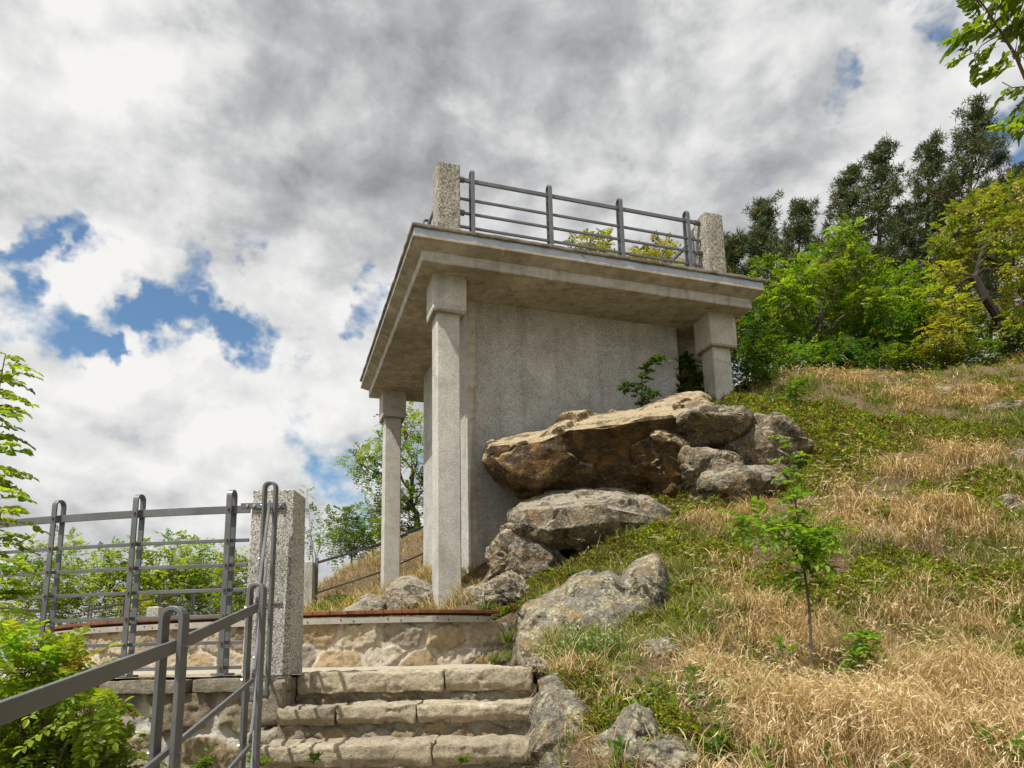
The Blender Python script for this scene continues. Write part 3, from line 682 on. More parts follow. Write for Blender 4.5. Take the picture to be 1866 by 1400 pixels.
# ------------------------------------------------------------------ round bench
bench = thing('round_bench', 'long curved stone bench with reddish boards in front of the pavilion', 'bench', (-1.6, 6.4, PLZ))
SEAT = .372
arc = [ring_pt(RB-.02, d) for d in np.linspace(-4, -94, 200)]
tail0 = np.array(ring_pt(RB-.02, -94)); tail1 = np.array([.06, 6.86])
arc += [tuple(tail0+(tail1-tail0)*t) for t in np.linspace(.02, 1, 30)]
arc = np.array(arc); sl = np.concatenate([[0], np.cumsum(np.linalg.norm(np.diff(arc, axis=0), axis=1))]); LT = sl[-1]
def arc_pt(s):
    p = np.array([np.interp(s, sl, arc[:, 0]), np.interp(s, sl, arc[:, 1])])
    q = np.array([np.interp(min(s+.05, LT), sl, arc[:, 0]), np.interp(min(s+.05, LT), sl, arc[:, 1])]); r0 = np.array([np.interp(s-.05, sl, arc[:, 0]), np.interp(s-.05, sl, arc[:, 1])])
    t = (q-r0)/np.linalg.norm(q-r0); n = np.array([t[1], -t[0]])
    if n@(p-CC) < 0: n = -n
    return p, t, n
u, v, h, c = rubble(LT, SEAT-.11-PLZ+.06, sz=(.36, .22), seed=15, depth=.022, mw=.035, mortar=(.60,.54,.43), res=.012)
Uu = u.ravel(); Px = np.interp(Uu, sl, arc[:, 0]); Py = np.interp(Uu, sl, arc[:, 1])
rad = np.stack([Px-CC[0], Py-CC[1]], 1); rad /= np.linalg.norm(rad, axis=1)[:, None]
# normal of the last straight bit
tt = (tail1-tail0)/np.linalg.norm(tail1-tail0); nn = np.array([tt[1], -tt[0]]); nn = nn if nn[1] < 0 else -nn
wgt = smooth(Uu, sl[198]-.2, sl[199]+.2)[:, None]; rad = rad*(1-wgt)+nn*wgt
bul = .05*smooth(-v.ravel(), -.2, 0)
V = np.stack([Px+rad[:, 0]*(h-.02+bul), Py+rad[:, 1]*(h-.02+bul), PLZ-.06+v.ravel()], 1)
mesh_obj('stone_base', V, [grid_faces(*u.shape)], M['masonry'], bench, c, True)
# rounded end of the base at the left
mb = MB(); P = []
for k in range(0, 231, 3):
    s = (LT-.28)*k/230; p, t, n = arc_pt(s); P.append((p[0]+n[0]*.02, p[1]+n[1]*.02, SEAT-.085))
mb.sweep(P, (0, 0, 1), .05, .052); pl = mb.build('support_band', M['plate'], bench, .002)
s = .2
while s < LT-.45:
    for ds, dz in ((0, .008), (.11, -.006)):
        p, t, n = arc_pt(s+ds); bolt((p[0]+n[0]*.046, p[1]+n[1]*.046, SEAT-.085+dz), (n[0], n[1], 0), .007, .008, pl, 'black', n=6)
    s += .40
LB = LT-.26; nb = 58; kb = None
for k in range(nb):
    s0 = LB*k/nb+.002; s1 = LB*(k+1)/nb-.002; (p0, t0, n0), (p1, t1, n1) = arc_pt(s0), arc_pt(s1)
    pts = [p0+n0*.06, p1+n1*.06, p1-n1*.34, p0-n0*.34]; mb = MB()
    n_ = 4; Vv = [(*p, SEAT-.034) for p in pts]+[(*p, SEAT-.002) for p in pts]
    mb.add(Vv, [[0,1,5,4],[1,2,6,5],[2,3,7,6],[3,0,4,7],[3,2,1,0],[4,5,6,7]])
    ppx = CX+F_*p0[0]/p0[1]; dark = 700 < ppx < 722 and kb is None
    if dark: kb = k
    o = mb.build('seat_board', M['black' if dark else 'wood'], bench, .005)
    if dark: o['label'] = 'dark replacement board'

# ------------------------------------------------------------------ rocks
def rock_noise(X, Nn, seed, amp, freq):
    W = X*freq+seed*3.17
    d = fbm(W, 6, .55)*1.1+.55*(ridged(W*.8+4, 4)-.2)+.30*fbm(W*np.array([1, 1, 3.2])*2.2+7, 4)
    return X+Nn*(d*amp)[:, None]
def fracture(X, Nn, seed, cell, amp, slope=.35, crack=.03):
    """planar broken faces: every cell of the rock is pushed out by its own tilted plane, with cracks between"""
    rg = np.random.default_rng(seed+900); lo, hi = X.min(0)-cell*.3, X.max(0)+cell*.3; n = int(np.clip(np.prod((hi-lo)/cell)*.9, 8, 160)); C = lo+rg.uniform(size=(n, 3))*(hi-lo)
    W = X+np.stack([fbm(X*2/cell+3, 3), fbm(X*2/cell+31, 3), fbm(X*2/cell+57, 3)], 1)*cell*.35; W = W*np.array([1, 1, 1.35]); C = C*np.array([1, 1, 1.35])
    D1 = np.full(len(X), 99.); D2 = D1.copy()
    for c in C:
        d = np.linalg.norm(W-c, axis=1); m = d < D1; D2 = np.where(m, D1, np.minimum(D2, d)); D1 = np.where(m, d, D1)
    a = rg.uniform(-1, 1, n)*amp; t = rg.normal(0, slope, (n, 3)); num = 0; den = 0
    for i, c in enumerate(C):          # soft hand-over from face to face, narrow against the size of a face
        v = W-c; w = np.exp(-(np.linalg.norm(v, axis=1)-D1)*26/cell); num = num+w*(a[i]+np.clip((v*t[i]).sum(1)*.5, -1.2*amp, 1.2*amp)); den = den+w
    h = num/den; e = D2-D1; h = h-crack*(1-smooth(e, 0, cell*.10))
    s = fbm(X*.8/cell+11, 2); q = X[:, 2]/(cell*.42)+1.2*s; fq = q-np.floor(q); h = h+fq*smooth(1-fq, 0, .22)*amp*.5*smooth(s, -.2, .2)      # bedding ledges
    return X+Nn*h[:, None]
_ico = {}
def ico(n):
    if n not in _ico:
        bm = bmesh.new(); bmesh.ops.create_icosphere(bm, subdivisions=n, radius=1); bm.verts.ensure_lookup_table()
        _ico[n] = (np.array([v.co[:] for v in bm.verts]), np.array([[v.index for v in f.verts] for f in bm.faces])); bm.free()
    return _ico[n]
def boulder(name, label, c, size, mat, seed, amp=.07, freq=1.6, yaw=0., tilt=0., sub=6, frac=1., facets=9, group='rocks on the slope', pitch=0.):
    D, F = ico(sub); rg = np.random.default_rng(seed)
    n = rg.normal(size=(facets, 3)); n /= np.linalg.norm(n, axis=1)[:, None]; hgt = rg.uniform(.72, 1.0, facets)
    q = D@n.T; r_ = np.where(q > .05, hgt[None]/np.maximum(q, .05), 9.); k = 15.
    R_ = -np.log(np.exp(-k*np.minimum(r_, 1.35)).sum(1)+np.exp(-k*1.10))/k
    X = D*R_[:, None]*np.array(size)
    N_ = D/np.array(size); N_ /= np.linalg.norm(N_, axis=1)[:, None]
    ms = float(np.mean(size)); X = rock_noise(X, N_, seed, amp*ms*1.2, freq/ms)
    X = fracture(X, N_, seed, ms*.75, ms*.11*frac, .38*frac, ms*.03*frac); X = rock_noise(X, N_, seed+50, amp*ms*.30, freq*6/ms)
    Rm = np.array(Matrix.Rotation(yaw, 3, 'Z') @ Matrix.Rotation(tilt, 3, 'Y') @ Matrix.Rotation(pitch, 3, 'X')); X = X@Rm.T+np.array(c)
    o = mesh_obj(name, X, [F], M[mat], None, None, False, loc=c)
    return tag(o, label, 'rock', group)
def brock(label, x0, y0, x1, y1, d, depth, mat, seed, name='boulder', **kw):
    """boulder filling the outline box seen at distance d"""
    c = at((x0+x1)/2, (y0+y1)/2, d+depth*.3); a = at(x0, y0, d); b = at(x1, y1, d)
    return boulder(name, label, c, ((b[0]-a[0])/2*1.06, depth, (a[2]-b[2])/2*1.06), mat, seed, **kw)
def loft(name, label, stations, mat, seed, amp=.05, freq=1.8, nu=230, nv=170, group='rocks on the slope', fine=.35, cell=.55):
    """stations: list of (x, [(y, d), ...]) picture outlines at true distances; each ring runs top-back, lip, underside, back"""
    xs = [s[0] for s in stations]; K = len(stations[0][1]); Rg = np.array([[at(s[0]+(q[2] if len(q) > 2 else 0), q[0], q[1]) for q in s[1]] for s in stations])
    t = np.linspace(0, 1, len(xs)); tu = np.linspace(0, 1, nu); C = np.zeros((nu, K, 3))
    for k in range(K):
        for a in range(3): C[:, k, a] = np.interp(tu, t, Rg[:, k, a])
    C2 = np.concatenate([C, C[:, :1]], 1); tv = np.linspace(0, K, nv, endpoint=False); G = np.zeros((nu, nv, 3))
    for a in range(3):
        for i in range(nu): G[i, :, a] = np.interp(tv, np.arange(K+1), C2[i, :, a])
    for _ in range(2):       # soften the corners
        G[:, :, :] = .5*G+.25*np.roll(G, 1, 1)+.25*np.roll(G, -1, 1); G[1:-1] = .5*G[1:-1]+.25*G[:-2]+.25*G[2:]
    # close both ends roundly
    te = np.linspace(0, 1, nu)[:, None, None]; pr = np.sqrt(np.clip(1-(1-np.clip(np.minimum(te, 1-te)/.09, 0, 1))**2, .0004, 1)); cg = G.mean(1, keepdims=True); G = cg+(G-cg)*pr
    du = np.gradient(G, axis=0); dv = (np.roll(G, -1, 1)-np.roll(G, 1, 1)); N_ = np.cross(du, dv); N_ /= np.maximum(np.linalg.norm(N_, axis=2, keepdims=True), 1e-9)
    cen = G.mean(1, keepdims=True)
    if ((G-cen)*N_).sum() < 0: N_ = -N_
    X = rock_noise(G.reshape(-1, 3), N_.reshape(-1, 3), seed, amp, freq); X = fracture(X, N_.reshape(-1, 3), seed, cell, cell*.055, .22, cell*.03); X = rock_noise(X, N_.reshape(-1, 3), seed+9, amp*fine, freq*5)
    V = np.concatenate([X, X.reshape(nu, nv, 3)[0].mean(0)[None], X.reshape(nu, nv, 3)[-1].mean(0)[None]])
    i = np.arange(nu-1)[:, None]; j = np.arange(nv)[None]; a = i*nv+j; b = i*nv+(j+1) % nv
    Fq = np.stack([a, b, b+nv, a+nv], -1).reshape(-1, 4); jj = np.arange(nv)
    Ft = np.concatenate([np.stack([np.full(nv, nu*nv), (jj+1) % nv, jj], 1), np.stack([np.full(nv, nu*nv+1), (nu-1)*nv+jj, (nu-1)*nv+(jj+1) % nv], 1)])
    o = mesh_obj(name, V, [Fq, Ft], M[mat], None, None, False, loc=X.mean(0))
    bm = bmesh.new(); bm.from_mesh(o.data); bmesh.ops.recalc_face_normals(bm, faces=bm.faces[:]); bm.to_mesh(o.data); bm.free()
    return tag(o, label, 'rock', group)
# the big overhanging ledge that carries the pavilion wall
loft('rock_ledge', 'big brown overhanging rock ledge jutting out of the pavilion wall', [
 (878, [(803,9.55),(812,9.0),(826,8.95),(850,9.35),(850,10)]),
 (905, [(796,9.6),(808,8.8),(845,8.75),(872,9.3),(840,10)]),
 (940, [(790,9.65),(804,8.6),(862,8.6),(905,9.2),(850,10.1)]),
 (985, [(780,9.7),(800,8.45),(872,8.55),(925,9.1),(860,10.2)]),
 (1035,[(760,9.75),(782,8.4),(838,8.55),(925,9.0),(860,10.2)]),
 (1100,[(752,9.8),(777,8.4),(820,8.7),(925,9.0),(850,10.3)]),
 (1165,[(740,9.9),(768,8.45),(812,8.8),(925,9.0),(840,10.4)]),
 (1225,[(722,10.0),(762,8.6),(800,8.95),(900,9.2),(820,10.5)]),
 (1275,[(716,10.1),(758,8.9),(795,9.1),(895,9.4),(820,10.6)]),
 (1320,[(726,10.2),(765,9.3),(800,9.4),(890,9.7),(820,10.7)])], 'rockA', 3, .034, 1.5, cell=.75)
loft('boulder', 'broad grey slab of rock lying under the overhanging ledge', [
 (921, [(935,8.9),(948,8.3),(962,8.25),(985,8.5),(975,9.2)]),
 (950, [(915,8.9),(932,7.95),(955,7.85),(1002,8.3),(985,9.2)]),
 (1000,[(900,8.9),(922,7.75),(968,7.7),(1008,8.1),(985,9.2)]),
 (1060,[(893,8.9),(922,7.7),(958,7.65),(1004,8.0),(970,9.2)]),
 (1120,[(896,8.9),(926,7.7),(950,7.7),(990,8.0),(960,9.2)]),
 (1180,[(908,8.9),(938,7.8),(955,7.8),(975,8.0),(950,9.2)]),
 (1232,[(930,8.8),(946,8.1),(956,8.05),(966,8.2),(950,9.0)])], 'rockB', 5, .030, 1.8, cell=.62)
loft('boulder', 'lichen covered boulder with two humps in the middle of the slope', [
 (938, [(1142,6.4),(1155,5.9),(1180,5.75),(1240,5.75),(1200,6.6)]),
 (965, [(1100,6.4),(1122,5.75),(1165,5.6),(1235,5.6),(1180,6.7)]),
 (1010,[(1075,6.5),(1098,5.8),(1145,5.55),(1225,5.5),(1160,6.8)]),
 (1060,[(1046,6.6),(1072,5.85),(1130,5.6),(1215,5.5),(1140,6.9)]),
 (1110,[(1042,6.6),(1062,5.95),(1125,5.65),(1195,5.55),(1130,6.9)]),
 (1135,[(1058,6.6),(1070,6.05),(1115,5.75),(1180,5.65),(1130,6.9)]),
 (1165,[(1030,6.6),(1046,6.1),(1105,5.8),(1165,5.7),(1110,6.9)]),
 (1192,[(1016,6.6),(1028,6.25),(1080,6.0),(1140,5.9),(1090,6.9)]),
 (1214,[(1050,6.6),(1058,6.45),(1085,6.3),(1120,6.2),(1090,6.8)])], 'rockL', 8, .022, 2.4, cell=.65)
brock('stepped brown rock at the foot of the pavilion wall, left of the grey slab', 893, 985, 1010, 1095, 8.35, .7, 'rockB', 12, amp=.10)
brock('dark low rock below the stepped brown rock', 890, 1055, 985, 1120, 7.6, .5, 'rockB', 13, amp=.09)
brock('large rounded grey boulder right of the overhanging ledge', 1296, 776, 1445, 905, 8.8, .85, 'rockB', 21, amp=.07)
brock('grey rock wedged on top of the dark hollow beside the ledge', 1205, 764, 1360, 818, 8.85, .8, 'rockB', 22, amp=.05, facets=7)
brock('pale stone lying in the hollow under the rounded boulder', 1226, 832, 1345, 905, 8.55, .5, 'rockB', 29, amp=.05, facets=6, tilt=.25)
brock('dark broken rock below the pale stone in the hollow', 1228, 876, 1400, 950, 8.6, .75, 'rockB', 27, amp=.06, facets=7)
brock('golden brown block leaning under the ledge', 1148, 788, 1270, 905, 8.85, .6, 'rockA', 24, amp=.05, tilt=.25, facets=7)
loft('boulder', 'tall lichen streaked rock standing beside the stone steps', [
 (968, [(1285,3.75),(1300,3.62),(1350,3.55),(1450,3.5),(1380,3.9)]),
 (985, [(1248,3.9),(1262,3.6),(1330,3.48),(1460,3.42),(1380,4.1)]),
 (1015,[(1236,4.0),(1256,3.55),(1320,3.40),(1470,3.34),(1390,4.1)]),
 (1040,[(1246,4.0),(1272,3.5),(1340,3.32),(1480,3.25),(1400,4.0)]),
 (1066,[(1275,3.9),(1310,3.42),(1370,3.25),(1490,3.18),(1420,3.9)]),
 (1085,[(1330,3.7),(1360,3.35),(1400,3.22),(1490,3.15),(1440,3.7)])], 'rockL', 31, .02, 4., cell=.24)
loft('boulder', 'pointed lichen covered rock at the bottom of the slope', [
 (1052,[(1392,3.05),(1400,2.95),(1425,2.9),(1480,2.9),(1440,3.3)]),
 (1085,[(1356,3.15),(1366,2.99),(1405,2.9),(1480,2.88),(1430,3.4)]),
 (1122,[(1322,3.2),(1333,3.03),(1390,2.92),(1475,2.88),(1420,3.4)]),
 (1158,[(1290,3.25),(1299,3.1),(1365,2.95),(1470,2.9),(1410,3.45)]),
 (1178,[(1300,3.25),(1309,3.12),(1360,2.98),(1460,2.92),(1400,3.45)]),
 (1200,[(1345,3.2),(1352,3.1),(1390,3.0),(1455,2.95),(1410,3.4)])], 'rockL', 32, .014, 5., cell=.20)
brock('flat lichen covered rock right of the pointed one', 1165, 1352, 1270, 1420, 2.85, .16, 'rockL', 33, amp=.07)
brock('small pale stone beside the top stone step', 955, 1195, 1005, 1245, 4.6, .13, 'rockL', 34, amp=.08, sub=5)
brock('small flat stone under the white flowering plant', 1080, 1215, 1160, 1262, 4.4, .2, 'rockL', 35, amp=.08, sub=5)
brock('low grey stone half buried right of the white flowering plant', 1165, 1172, 1235, 1222, 4.8, .2, 'rockL', 36, amp=.08, sub=5)
brock('pale brown sloping rock beside the front column behind the bench', 690, 1060, 796, 1170, 9.35, .5, 'rockB', 41, amp=.04, facets=7, frac=.35)
brock('low mossy rock behind the bench below the far column', 628, 1090, 706, 1150, 9.0, .5, 'rockB', 42, amp=.05, frac=.4)
brock('brown rock between the front column and the bench end', 822, 1066, 910, 1160, 8.9, .5, 'rockB', 43, amp=.06)
for lb, x0, y0, x1, y1, d, dp, sd_ in (('long striped rock outcrop near the ridge', 1690,692,1800,735,9.8,.6,51),('grey rock outcrop at the right end of the slope', 1790,705,1900,775,9.3,.7,52),
   ('flat pale rock showing in the moss on the right', 1835,812,1900,860,7.9,.5,53),('pale rock low on the right edge of the slope', 1800,905,1880,945,7.2,.5,54)):
    q = on_terr((x0+x1)/2, (y0+y1)/2, 5.); w_ = (x1-x0)/2/F_*q[1]
    boulder('rock_outcrop', lb, (q[0], q[1]+.1, q[2]-.07), (w_*1.15, w_*.8, .17), 'rockB', sd_, amp=.10, sub=6, pitch=math.radians(22), facets=8)
# ------------------------------------------------------------------ foliage
def nrmz(a): return a/np.maximum(np.linalg.norm(a, axis=-1, keepdims=True), 1e-9)
def leaf_arrays(B, D, Nn, Ln, Wd, fold=.18):
    """leaves as two-halved blades: base, direction, normal, length, width"""
    D = nrmz(D); Sd = nrmz(np.cross(D, Nn)); Nn = np.cross(Sd, D); Ln = np.asarray(Ln)[:, None]; Wd = np.asarray(Wd)[:, None]
    up = Nn*Wd*fold; n = len(B)
    V = np.stack([B, B+D*Ln*.32+Sd*Wd*.5+up, B+D*Ln*.72+Sd*Wd*.42+up, B+D*Ln-Nn*Ln*.06, B+D*Ln*.72-Sd*Wd*.42+up, B+D*Ln*.32-Sd*Wd*.5+up], 1)
    i = np.arange(n)[:, None]*6
    return V.reshape(-1, 3), np.concatenate([i+np.array([[0,1,2,3]]), i+np.array([[0,3,4,5]])])
def diamond_arrays(B, D, Nn, Ln, Wd):
    D = nrmz(D); Sd = nrmz(np.cross(D, Nn)); Ln = np.asarray(Ln)[:, None]; Wd = np.asarray(Wd)[:, None]; n = len(B)
    V = np.stack([B, B+D*Ln*.45+Sd*Wd*.5, B+D*Ln, B+D*Ln*.45-Sd*Wd*.5], 1); i = np.arange(n)[:, None]*4
    return V.reshape(-1, 3), i+np.array([[0,1,2,3]])
def compound(P, D, L_, pairs, rg, lw=.5, droop=.3, ll=.26, nj=.3):
    """pinnate leaves: leaflets in pairs along a drooping stalk"""
    n = len(P); D = nrmz(D); up = np.array([0, 0, 1.]); sd = nrmz(np.cross(D, up)+1e-4); nn = np.cross(sd, D); L_ = np.asarray(L_)[:, None]
    B = []; DD = []; NN = []; LL = []; I = []
    for j in range(pairs):
        t = (j+.9)/(pairs+.25); c = P+D*L_*t-up*droop*L_*t*t; tg = nrmz(D-up*2*droop*t)
        for s in (-1, 1):
            B.append(c); DD.append(s*sd*.85+tg*.45+rg.normal(0, .16, (n, 3))); NN.append(nn+rg.normal(0, nj, (n, 3)))
            LL.append(L_[:, 0]*ll*(.75+.35*math.sin(PI*t))*rg.uniform(.85, 1.15, n)); I.append(np.arange(n))
    tg = nrmz(D-up*2*droop); B.append(P+D*L_-up*droop*L_); DD.append(tg+rg.normal(0, .1, (n, 3))); NN.append(nn+rg.normal(0, .3, (n, 3))); LL.append(L_[:, 0]*ll); I.append(np.arange(n))
    B, DD, NN = map(np.concatenate, (B, DD, NN)); LL = np.concatenate(LL); I = np.concatenate(I)
    return B, DD, NN, LL, LL*lw, I
def leaf_cols(n, I, rg, a, b, per=6, jit=.15, tone=None, oldf=.015):
    k = rg.uniform(0, 1, n)[:, None]; c = np.array(a)*(1-k)+np.array(b)*k; c = c*rg.uniform(.75, 1.2, (n, 1))
    if tone is not None: c = c*tone
    old = rg.uniform(size=n) < oldf; c[old] = np.array((.20,.15,.035))*rg.uniform(.6, 1.2, (old.sum(), 1))
    c = c[I]*(1+rg.normal(0, jit, (len(I), 1))); return np.clip(np.repeat(c, per, 0), .004, .9)
GRN_A, GRN_B = (.07,.15,.012), (.15,.235,.022)      # fresh locust green
YEL_A, YEL_B = (.13,.16,.016), (.22,.22,.03)          # yellowish crown
DRK_A, DRK_B = (.03,.07,.012), (.06,.11,.015)
def curve(a, b, sag, n=7, rg=None, wob=.04):
    a = np.array(a, float); b = np.array(b, float); l = np.linalg.norm(b-a); P = []
    for k in range(n+1):
        t = k/n; p = a+(b-a)*t+np.array([0, 0, sag*l*4*t*(1-t)])
        if rg is not None and 0 < k < n: p = p+rg.normal(0, wob*l, 3)
        P.append(p)
    return P
def woody(name, label, cat, base, clumps, n_leaf, seed, leaf=(.16, 5), cols=(GRN_A, GRN_B), trunk_r=.04, fork=None, group=None, twigs=9, bark='bark', trunk=None, droop=.3, big=False, ll=.26, lw=.5, flowers=0, trunk_name='trunk'):
    """tree or shrub: trunk, limbs to every clump of the crown, twigs, pinnate leaves"""
    rg = np.random.default_rng(seed); base = np.array(base, float)
    root = thing(name, label, cat, base, group)
    C = np.array([c[:3] for c in clumps]); R_ = np.array([c[3] for c in clumps])
    mb = MB()
    if trunk is None:
        top = C.mean(0); f = np.array(fork) if fork is not None else base+(top-base)*np.array([.5, .5, .45]); trunk = curve(base-np.array([0, 0, .15]), f, 0, 5, rg, .025)
    n = len(trunk); mb.tube(trunk, [trunk_r*(1-.45*k/(n-1)) for k in range(n)], 8)
    ends = []
    T = np.array(trunk)
    for c, r_ in zip(C, R_):
        k = max(n//3, int(np.argmin(np.linalg.norm(T-c, axis=1)-.15*T[:, 2]))); s = T[k]
        P = curve(s, c, .06, 6, rg, .03); rr = trunk_r*.42*min(1., (r_/R_.max())**.5); mb.tube(P, [rr*(1-.7*q/6) for q in range(7)], 6)
        for _ in range(twigs):
            d = nrmz(rg.normal(size=3)+np.array([0, 0, .35])); e_ = c+d*r_*rg.uniform(.6, 1.0)*np.array([1, 1, .9]); Q = curve(c+(s-c)*rg.uniform(0, .25), e_, .05, 4, rg, .05)
            mb.tube(Q, [rr*.32*(1-.75*q/4) for q in range(5)], 4)
    mb.build(trunk_name, M[bark], root)
    w = R_**2; pick = rg.choice(len(C), n_leaf, p=w/w.sum()); d = nrmz(rg.normal(size=(n_leaf, 3))); q = rg.uniform(0, 1, n_leaf)**.42
    # uneven clumps: leaves gather where a noise is high
    rad = R_[pick]*q; P = C[pick]+d*rad[:, None]*np.array([1., 1., .88])
    keep = fbm(P*(2.2/np.mean(R_))+seed, 3) > -.10+.15*(q-.6); P, d = P[keep], d[keep]
    tn = rg.uniform(.72, 1.22, (len(C), 1))*np.array([[1, 1, 1]])*(1+rg.normal(0, .09, (len(C), 3))*np.array([1, .3, .5])); tn = tn[pick[keep]]
    D = d*.7+rg.normal(0, .55, P.shape)+np.array([0, 0, .12]); L_ = leaf[0]*rg.uniform(.7, 1.25, len(P))
    B, DD, NN, LL, WW, I = compound(P, D, L_, leaf[1], rg, lw, droop, ll)
    if big: V, F = leaf_arrays(B, DD, NN, LL, WW); per = 6
    else: V, F = diamond_arrays(B, DD, NN, LL, WW*1.15); per = 4
    mesh_obj('crown', V, [F], M['leaf'], root, leaf_cols(len(P), I, rg, *cols, per=per, tone=tn))
    if flowers:
        k = rg.choice(len(P), flowers); Pf = P[k]; m = 6
        Bf = np.repeat(Pf, m, 0)+rg.normal(0, .035, (flowers*m, 3))-np.array([0, 0, .06]); V, F = diamond_arrays(Bf, rg.normal(size=Bf.shape)-np.array([0, 0, .8]), rg.normal(size=Bf.shape), np.full(len(Bf), .055), np.full(len(Bf), .04))
        mesh_obj('blossom', V, [F], M['leaf'], root, np.tile(np.array([(.55,.50,.22)]), (len(V), 1)))
    return root
def clp(lst, d, jd=.5, seed=0):
    rg = np.random.default_rng(seed); o = []
    for x, y, r_ in lst:
        dd = d+rg.uniform(-jd, jd); p = at(x, y, dd); o.append((*p, r_/F_*dd))
    return o
def ground_at(x, y, dz=0.):
    return np.array([x, y, float(terr([x], [y])[0])+dz])
def base_px(px, d): x = (px-CX)/F_*d*1.01; return ground_at(x, d)

# ---- near shrub and tall shoot at the left edge
cl = clp([(45,1225,55),(120,1218,48),(20,1310,75),(100,1300,60),(165,1290,42),(60,1385,80),(150,1375,62),(-20,1215,70),(180,1340,40),(95,1255,40),(205,1400,40),(-30,1380,70),(30,1440,90),(140,1450,80)], 2.95, .28, 3)
woody('locust_shrub', 'bright green leafy shrub below the terrace wall at the bottom left', 'shrub', ground_at(-2.0, 3.0), cl, 1500, 21, (.115, 6), ((.12,.22,.014), (.25,.33,.03)), .022, None, None, 8, 'twig', big=True, droop=.22, ll=.27, lw=.52)
def shoot(name, label, path, leaves, seed, r0=.012, cols=(GRN_A, GRN_B), pairs=7, group=None, lw=.5, ll=.25, droop=.25, mat='twig', cat='shrub', radii=None):
    """single stems with pinnate leaves placed along them: leaves = (t, direction, length)"""
    rg = np.random.default_rng(seed); base = path[0][0]; root = thing(name, label, cat, base, group); mb = MB(); P = []; D = []; LL = []
    for q_, st in enumerate(path):
        rr = radii[q_] if radii else (r0 if q_ == 0 else r0*.45)
        mb.tube(st, [max(.0014, rr*(1-.82*k/(len(st)-1))) for k in range(len(st))], 6)
    for p, d, l in leaves: P.append(p); D.append(nrmz(np.array(d, float))); LL.append(l)
    P = np.array(P); D = np.array(D); LL = np.array(LL)
    for p, d, l in zip(P, D, LL):     # leaf stalks
        Q = [p+d*l*t-np.array([0, 0, droop*l*t*t]) for t in (0, .25, .5, .75, 1)]; mb.tube(Q, [.0016, .0014, .0012, .001, .0008], 4)
    mb.build('stem', M[mat], root)
    B, DD, NN, Ll, WW, I = compound(P, D, LL, pairs, rg, lw, droop, ll, .65); V, F = leaf_arrays(B, DD, NN, Ll, WW)
    mesh_obj('foliage', V, [F], M['leaf'], root, leaf_cols(len(P), I, rg, *cols)); return root
def seg(path, t):
    P = np.array(path); k = min(int(t*(len(P)-1)), len(P)-2); f = t*(len(P)-1)-k; return P[k]*(1-f)+P[k+1]*f
rg = np.random.default_rng(5)
st = [ground_at(-2.45, 3.15)]+[at(x, y, 3.1+.02*i) for i, (x, y) in enumerate(((-18,1250),(-12,1120),(-4,1000),(-6,900),(-10,800),(-4,720),(10,645)))]
st2 = [at(-10,1100,3.15), at(-30,1000,3.2), at(-40,880,3.25), at(-36,760,3.3), at(-25,680,3.3)]
lv = []
for k in range(40):
    t = .25+.75*k/39; p = seg(st, t); s = 1 if k % 3 else -1
    lv.append((p, (s*rg.uniform(.7, 1), rg.uniform(-.5, .5), rg.uniform(-.05, .45)), rg.uniform(.13, .20)*(1-.25*t)))
for k in range(26):
    p = seg(st2, k/25); lv.append((p, (rg.uniform(.3, 1), rg.uniform(-.5, .5), rg.uniform(.0, .5)), rg.uniform(.12, .18)))
shoot('locust_shoot', 'tall green shoot with paired leaflets at the left edge in front of the terrace railing', [st, st2], lv, 9, .012, ((.12,.22,.014), (.25,.33,.03)), 6, lw=.62, ll=.29, droop=.35)
# strap leaved plant on the terrace wall
def tuft(name, label, base, n, h, w, cols, seed, spread=.6, group=None, curl=.5, cat='plant', part=None):
    rg = np.random.default_rng(seed); base = np.array(base, float)
    P = base+rg.normal(0, .02, (n, 3))*np.array([1, 1, 0]); V, F, c = blades(P, rg.uniform(.6, 1, n)*h, np.full(n, w), rg.uniform(0, 2*PI, n), rg.uniform(.15, spread, n), rg.uniform(.2, 1, n)*curl, 5, rg, cols)
    return tag(mesh_obj(name, V, F, M['grass'], None, c, loc=base), label, cat, group)
def blades(P, H, Wd, az, lean, curl, ns, rg, cols, tipw=.15, tipcol=None):
    """bending blades; lean at the root, curl towards the tip (radians)"""
    n = len(P); dr = np.stack([np.cos(az), np.sin(az), np.zeros(n)], 1); sd = np.stack([-np.sin(az), np.cos(az), np.zeros(n)], 1)
    tw = rg.uniform(-.9, .9, n)[:, None]; sd = sd*np.cos(tw)+dr*np.sin(tw); pts = [P]; ang = lean.copy(); p = P.copy()
    for k in range(ns):
        p = p+(dr*np.sin(ang)[:, None]+np.array([0, 0, 1.])*np.cos(ang)[:, None])*(H/ns)[:, None]; pts.append(p); ang = ang+curl*2*(k+1)/ns/ns*ns/2
    V = []
    for k in range(ns+1):
        t = k/ns; ww = Wd*(1-(1-tipw)*t**1.6)/2; V += [pts[k]-sd*ww[:, None], pts[k]+sd*ww[:, None]]
    V = np.stack(V, 1); m = 2*(ns+1); i = np.arange(n)[:, None]*m
    F = np.concatenate([i+np.array([[2*k, 2*k+1, 2*k+3, 2*k+2]]) for k in range(ns)])
    pal = np.array(cols); ci = rg.integers(0, len(pal), n); kk = rg.uniform(0, 1, n)[:, None]; c = pal[ci]*(1-kk*.6)+pal[rg.integers(0, len(pal), n)]*kk*.6; c = c*rg.uniform(.75, 1.2, (n, 1))
    C_ = np.repeat(c[:, None, :], m, 1)
    if tipcol is not None:
        tt = (np.arange(m)//2/ns)[None, :, None]**2*.7; C_ = C_*(1-tt)+np.array(tipcol)*tt
    return V.reshape(-1, 3), [F], np.clip(C_.reshape(-1, 3), .004, .9)

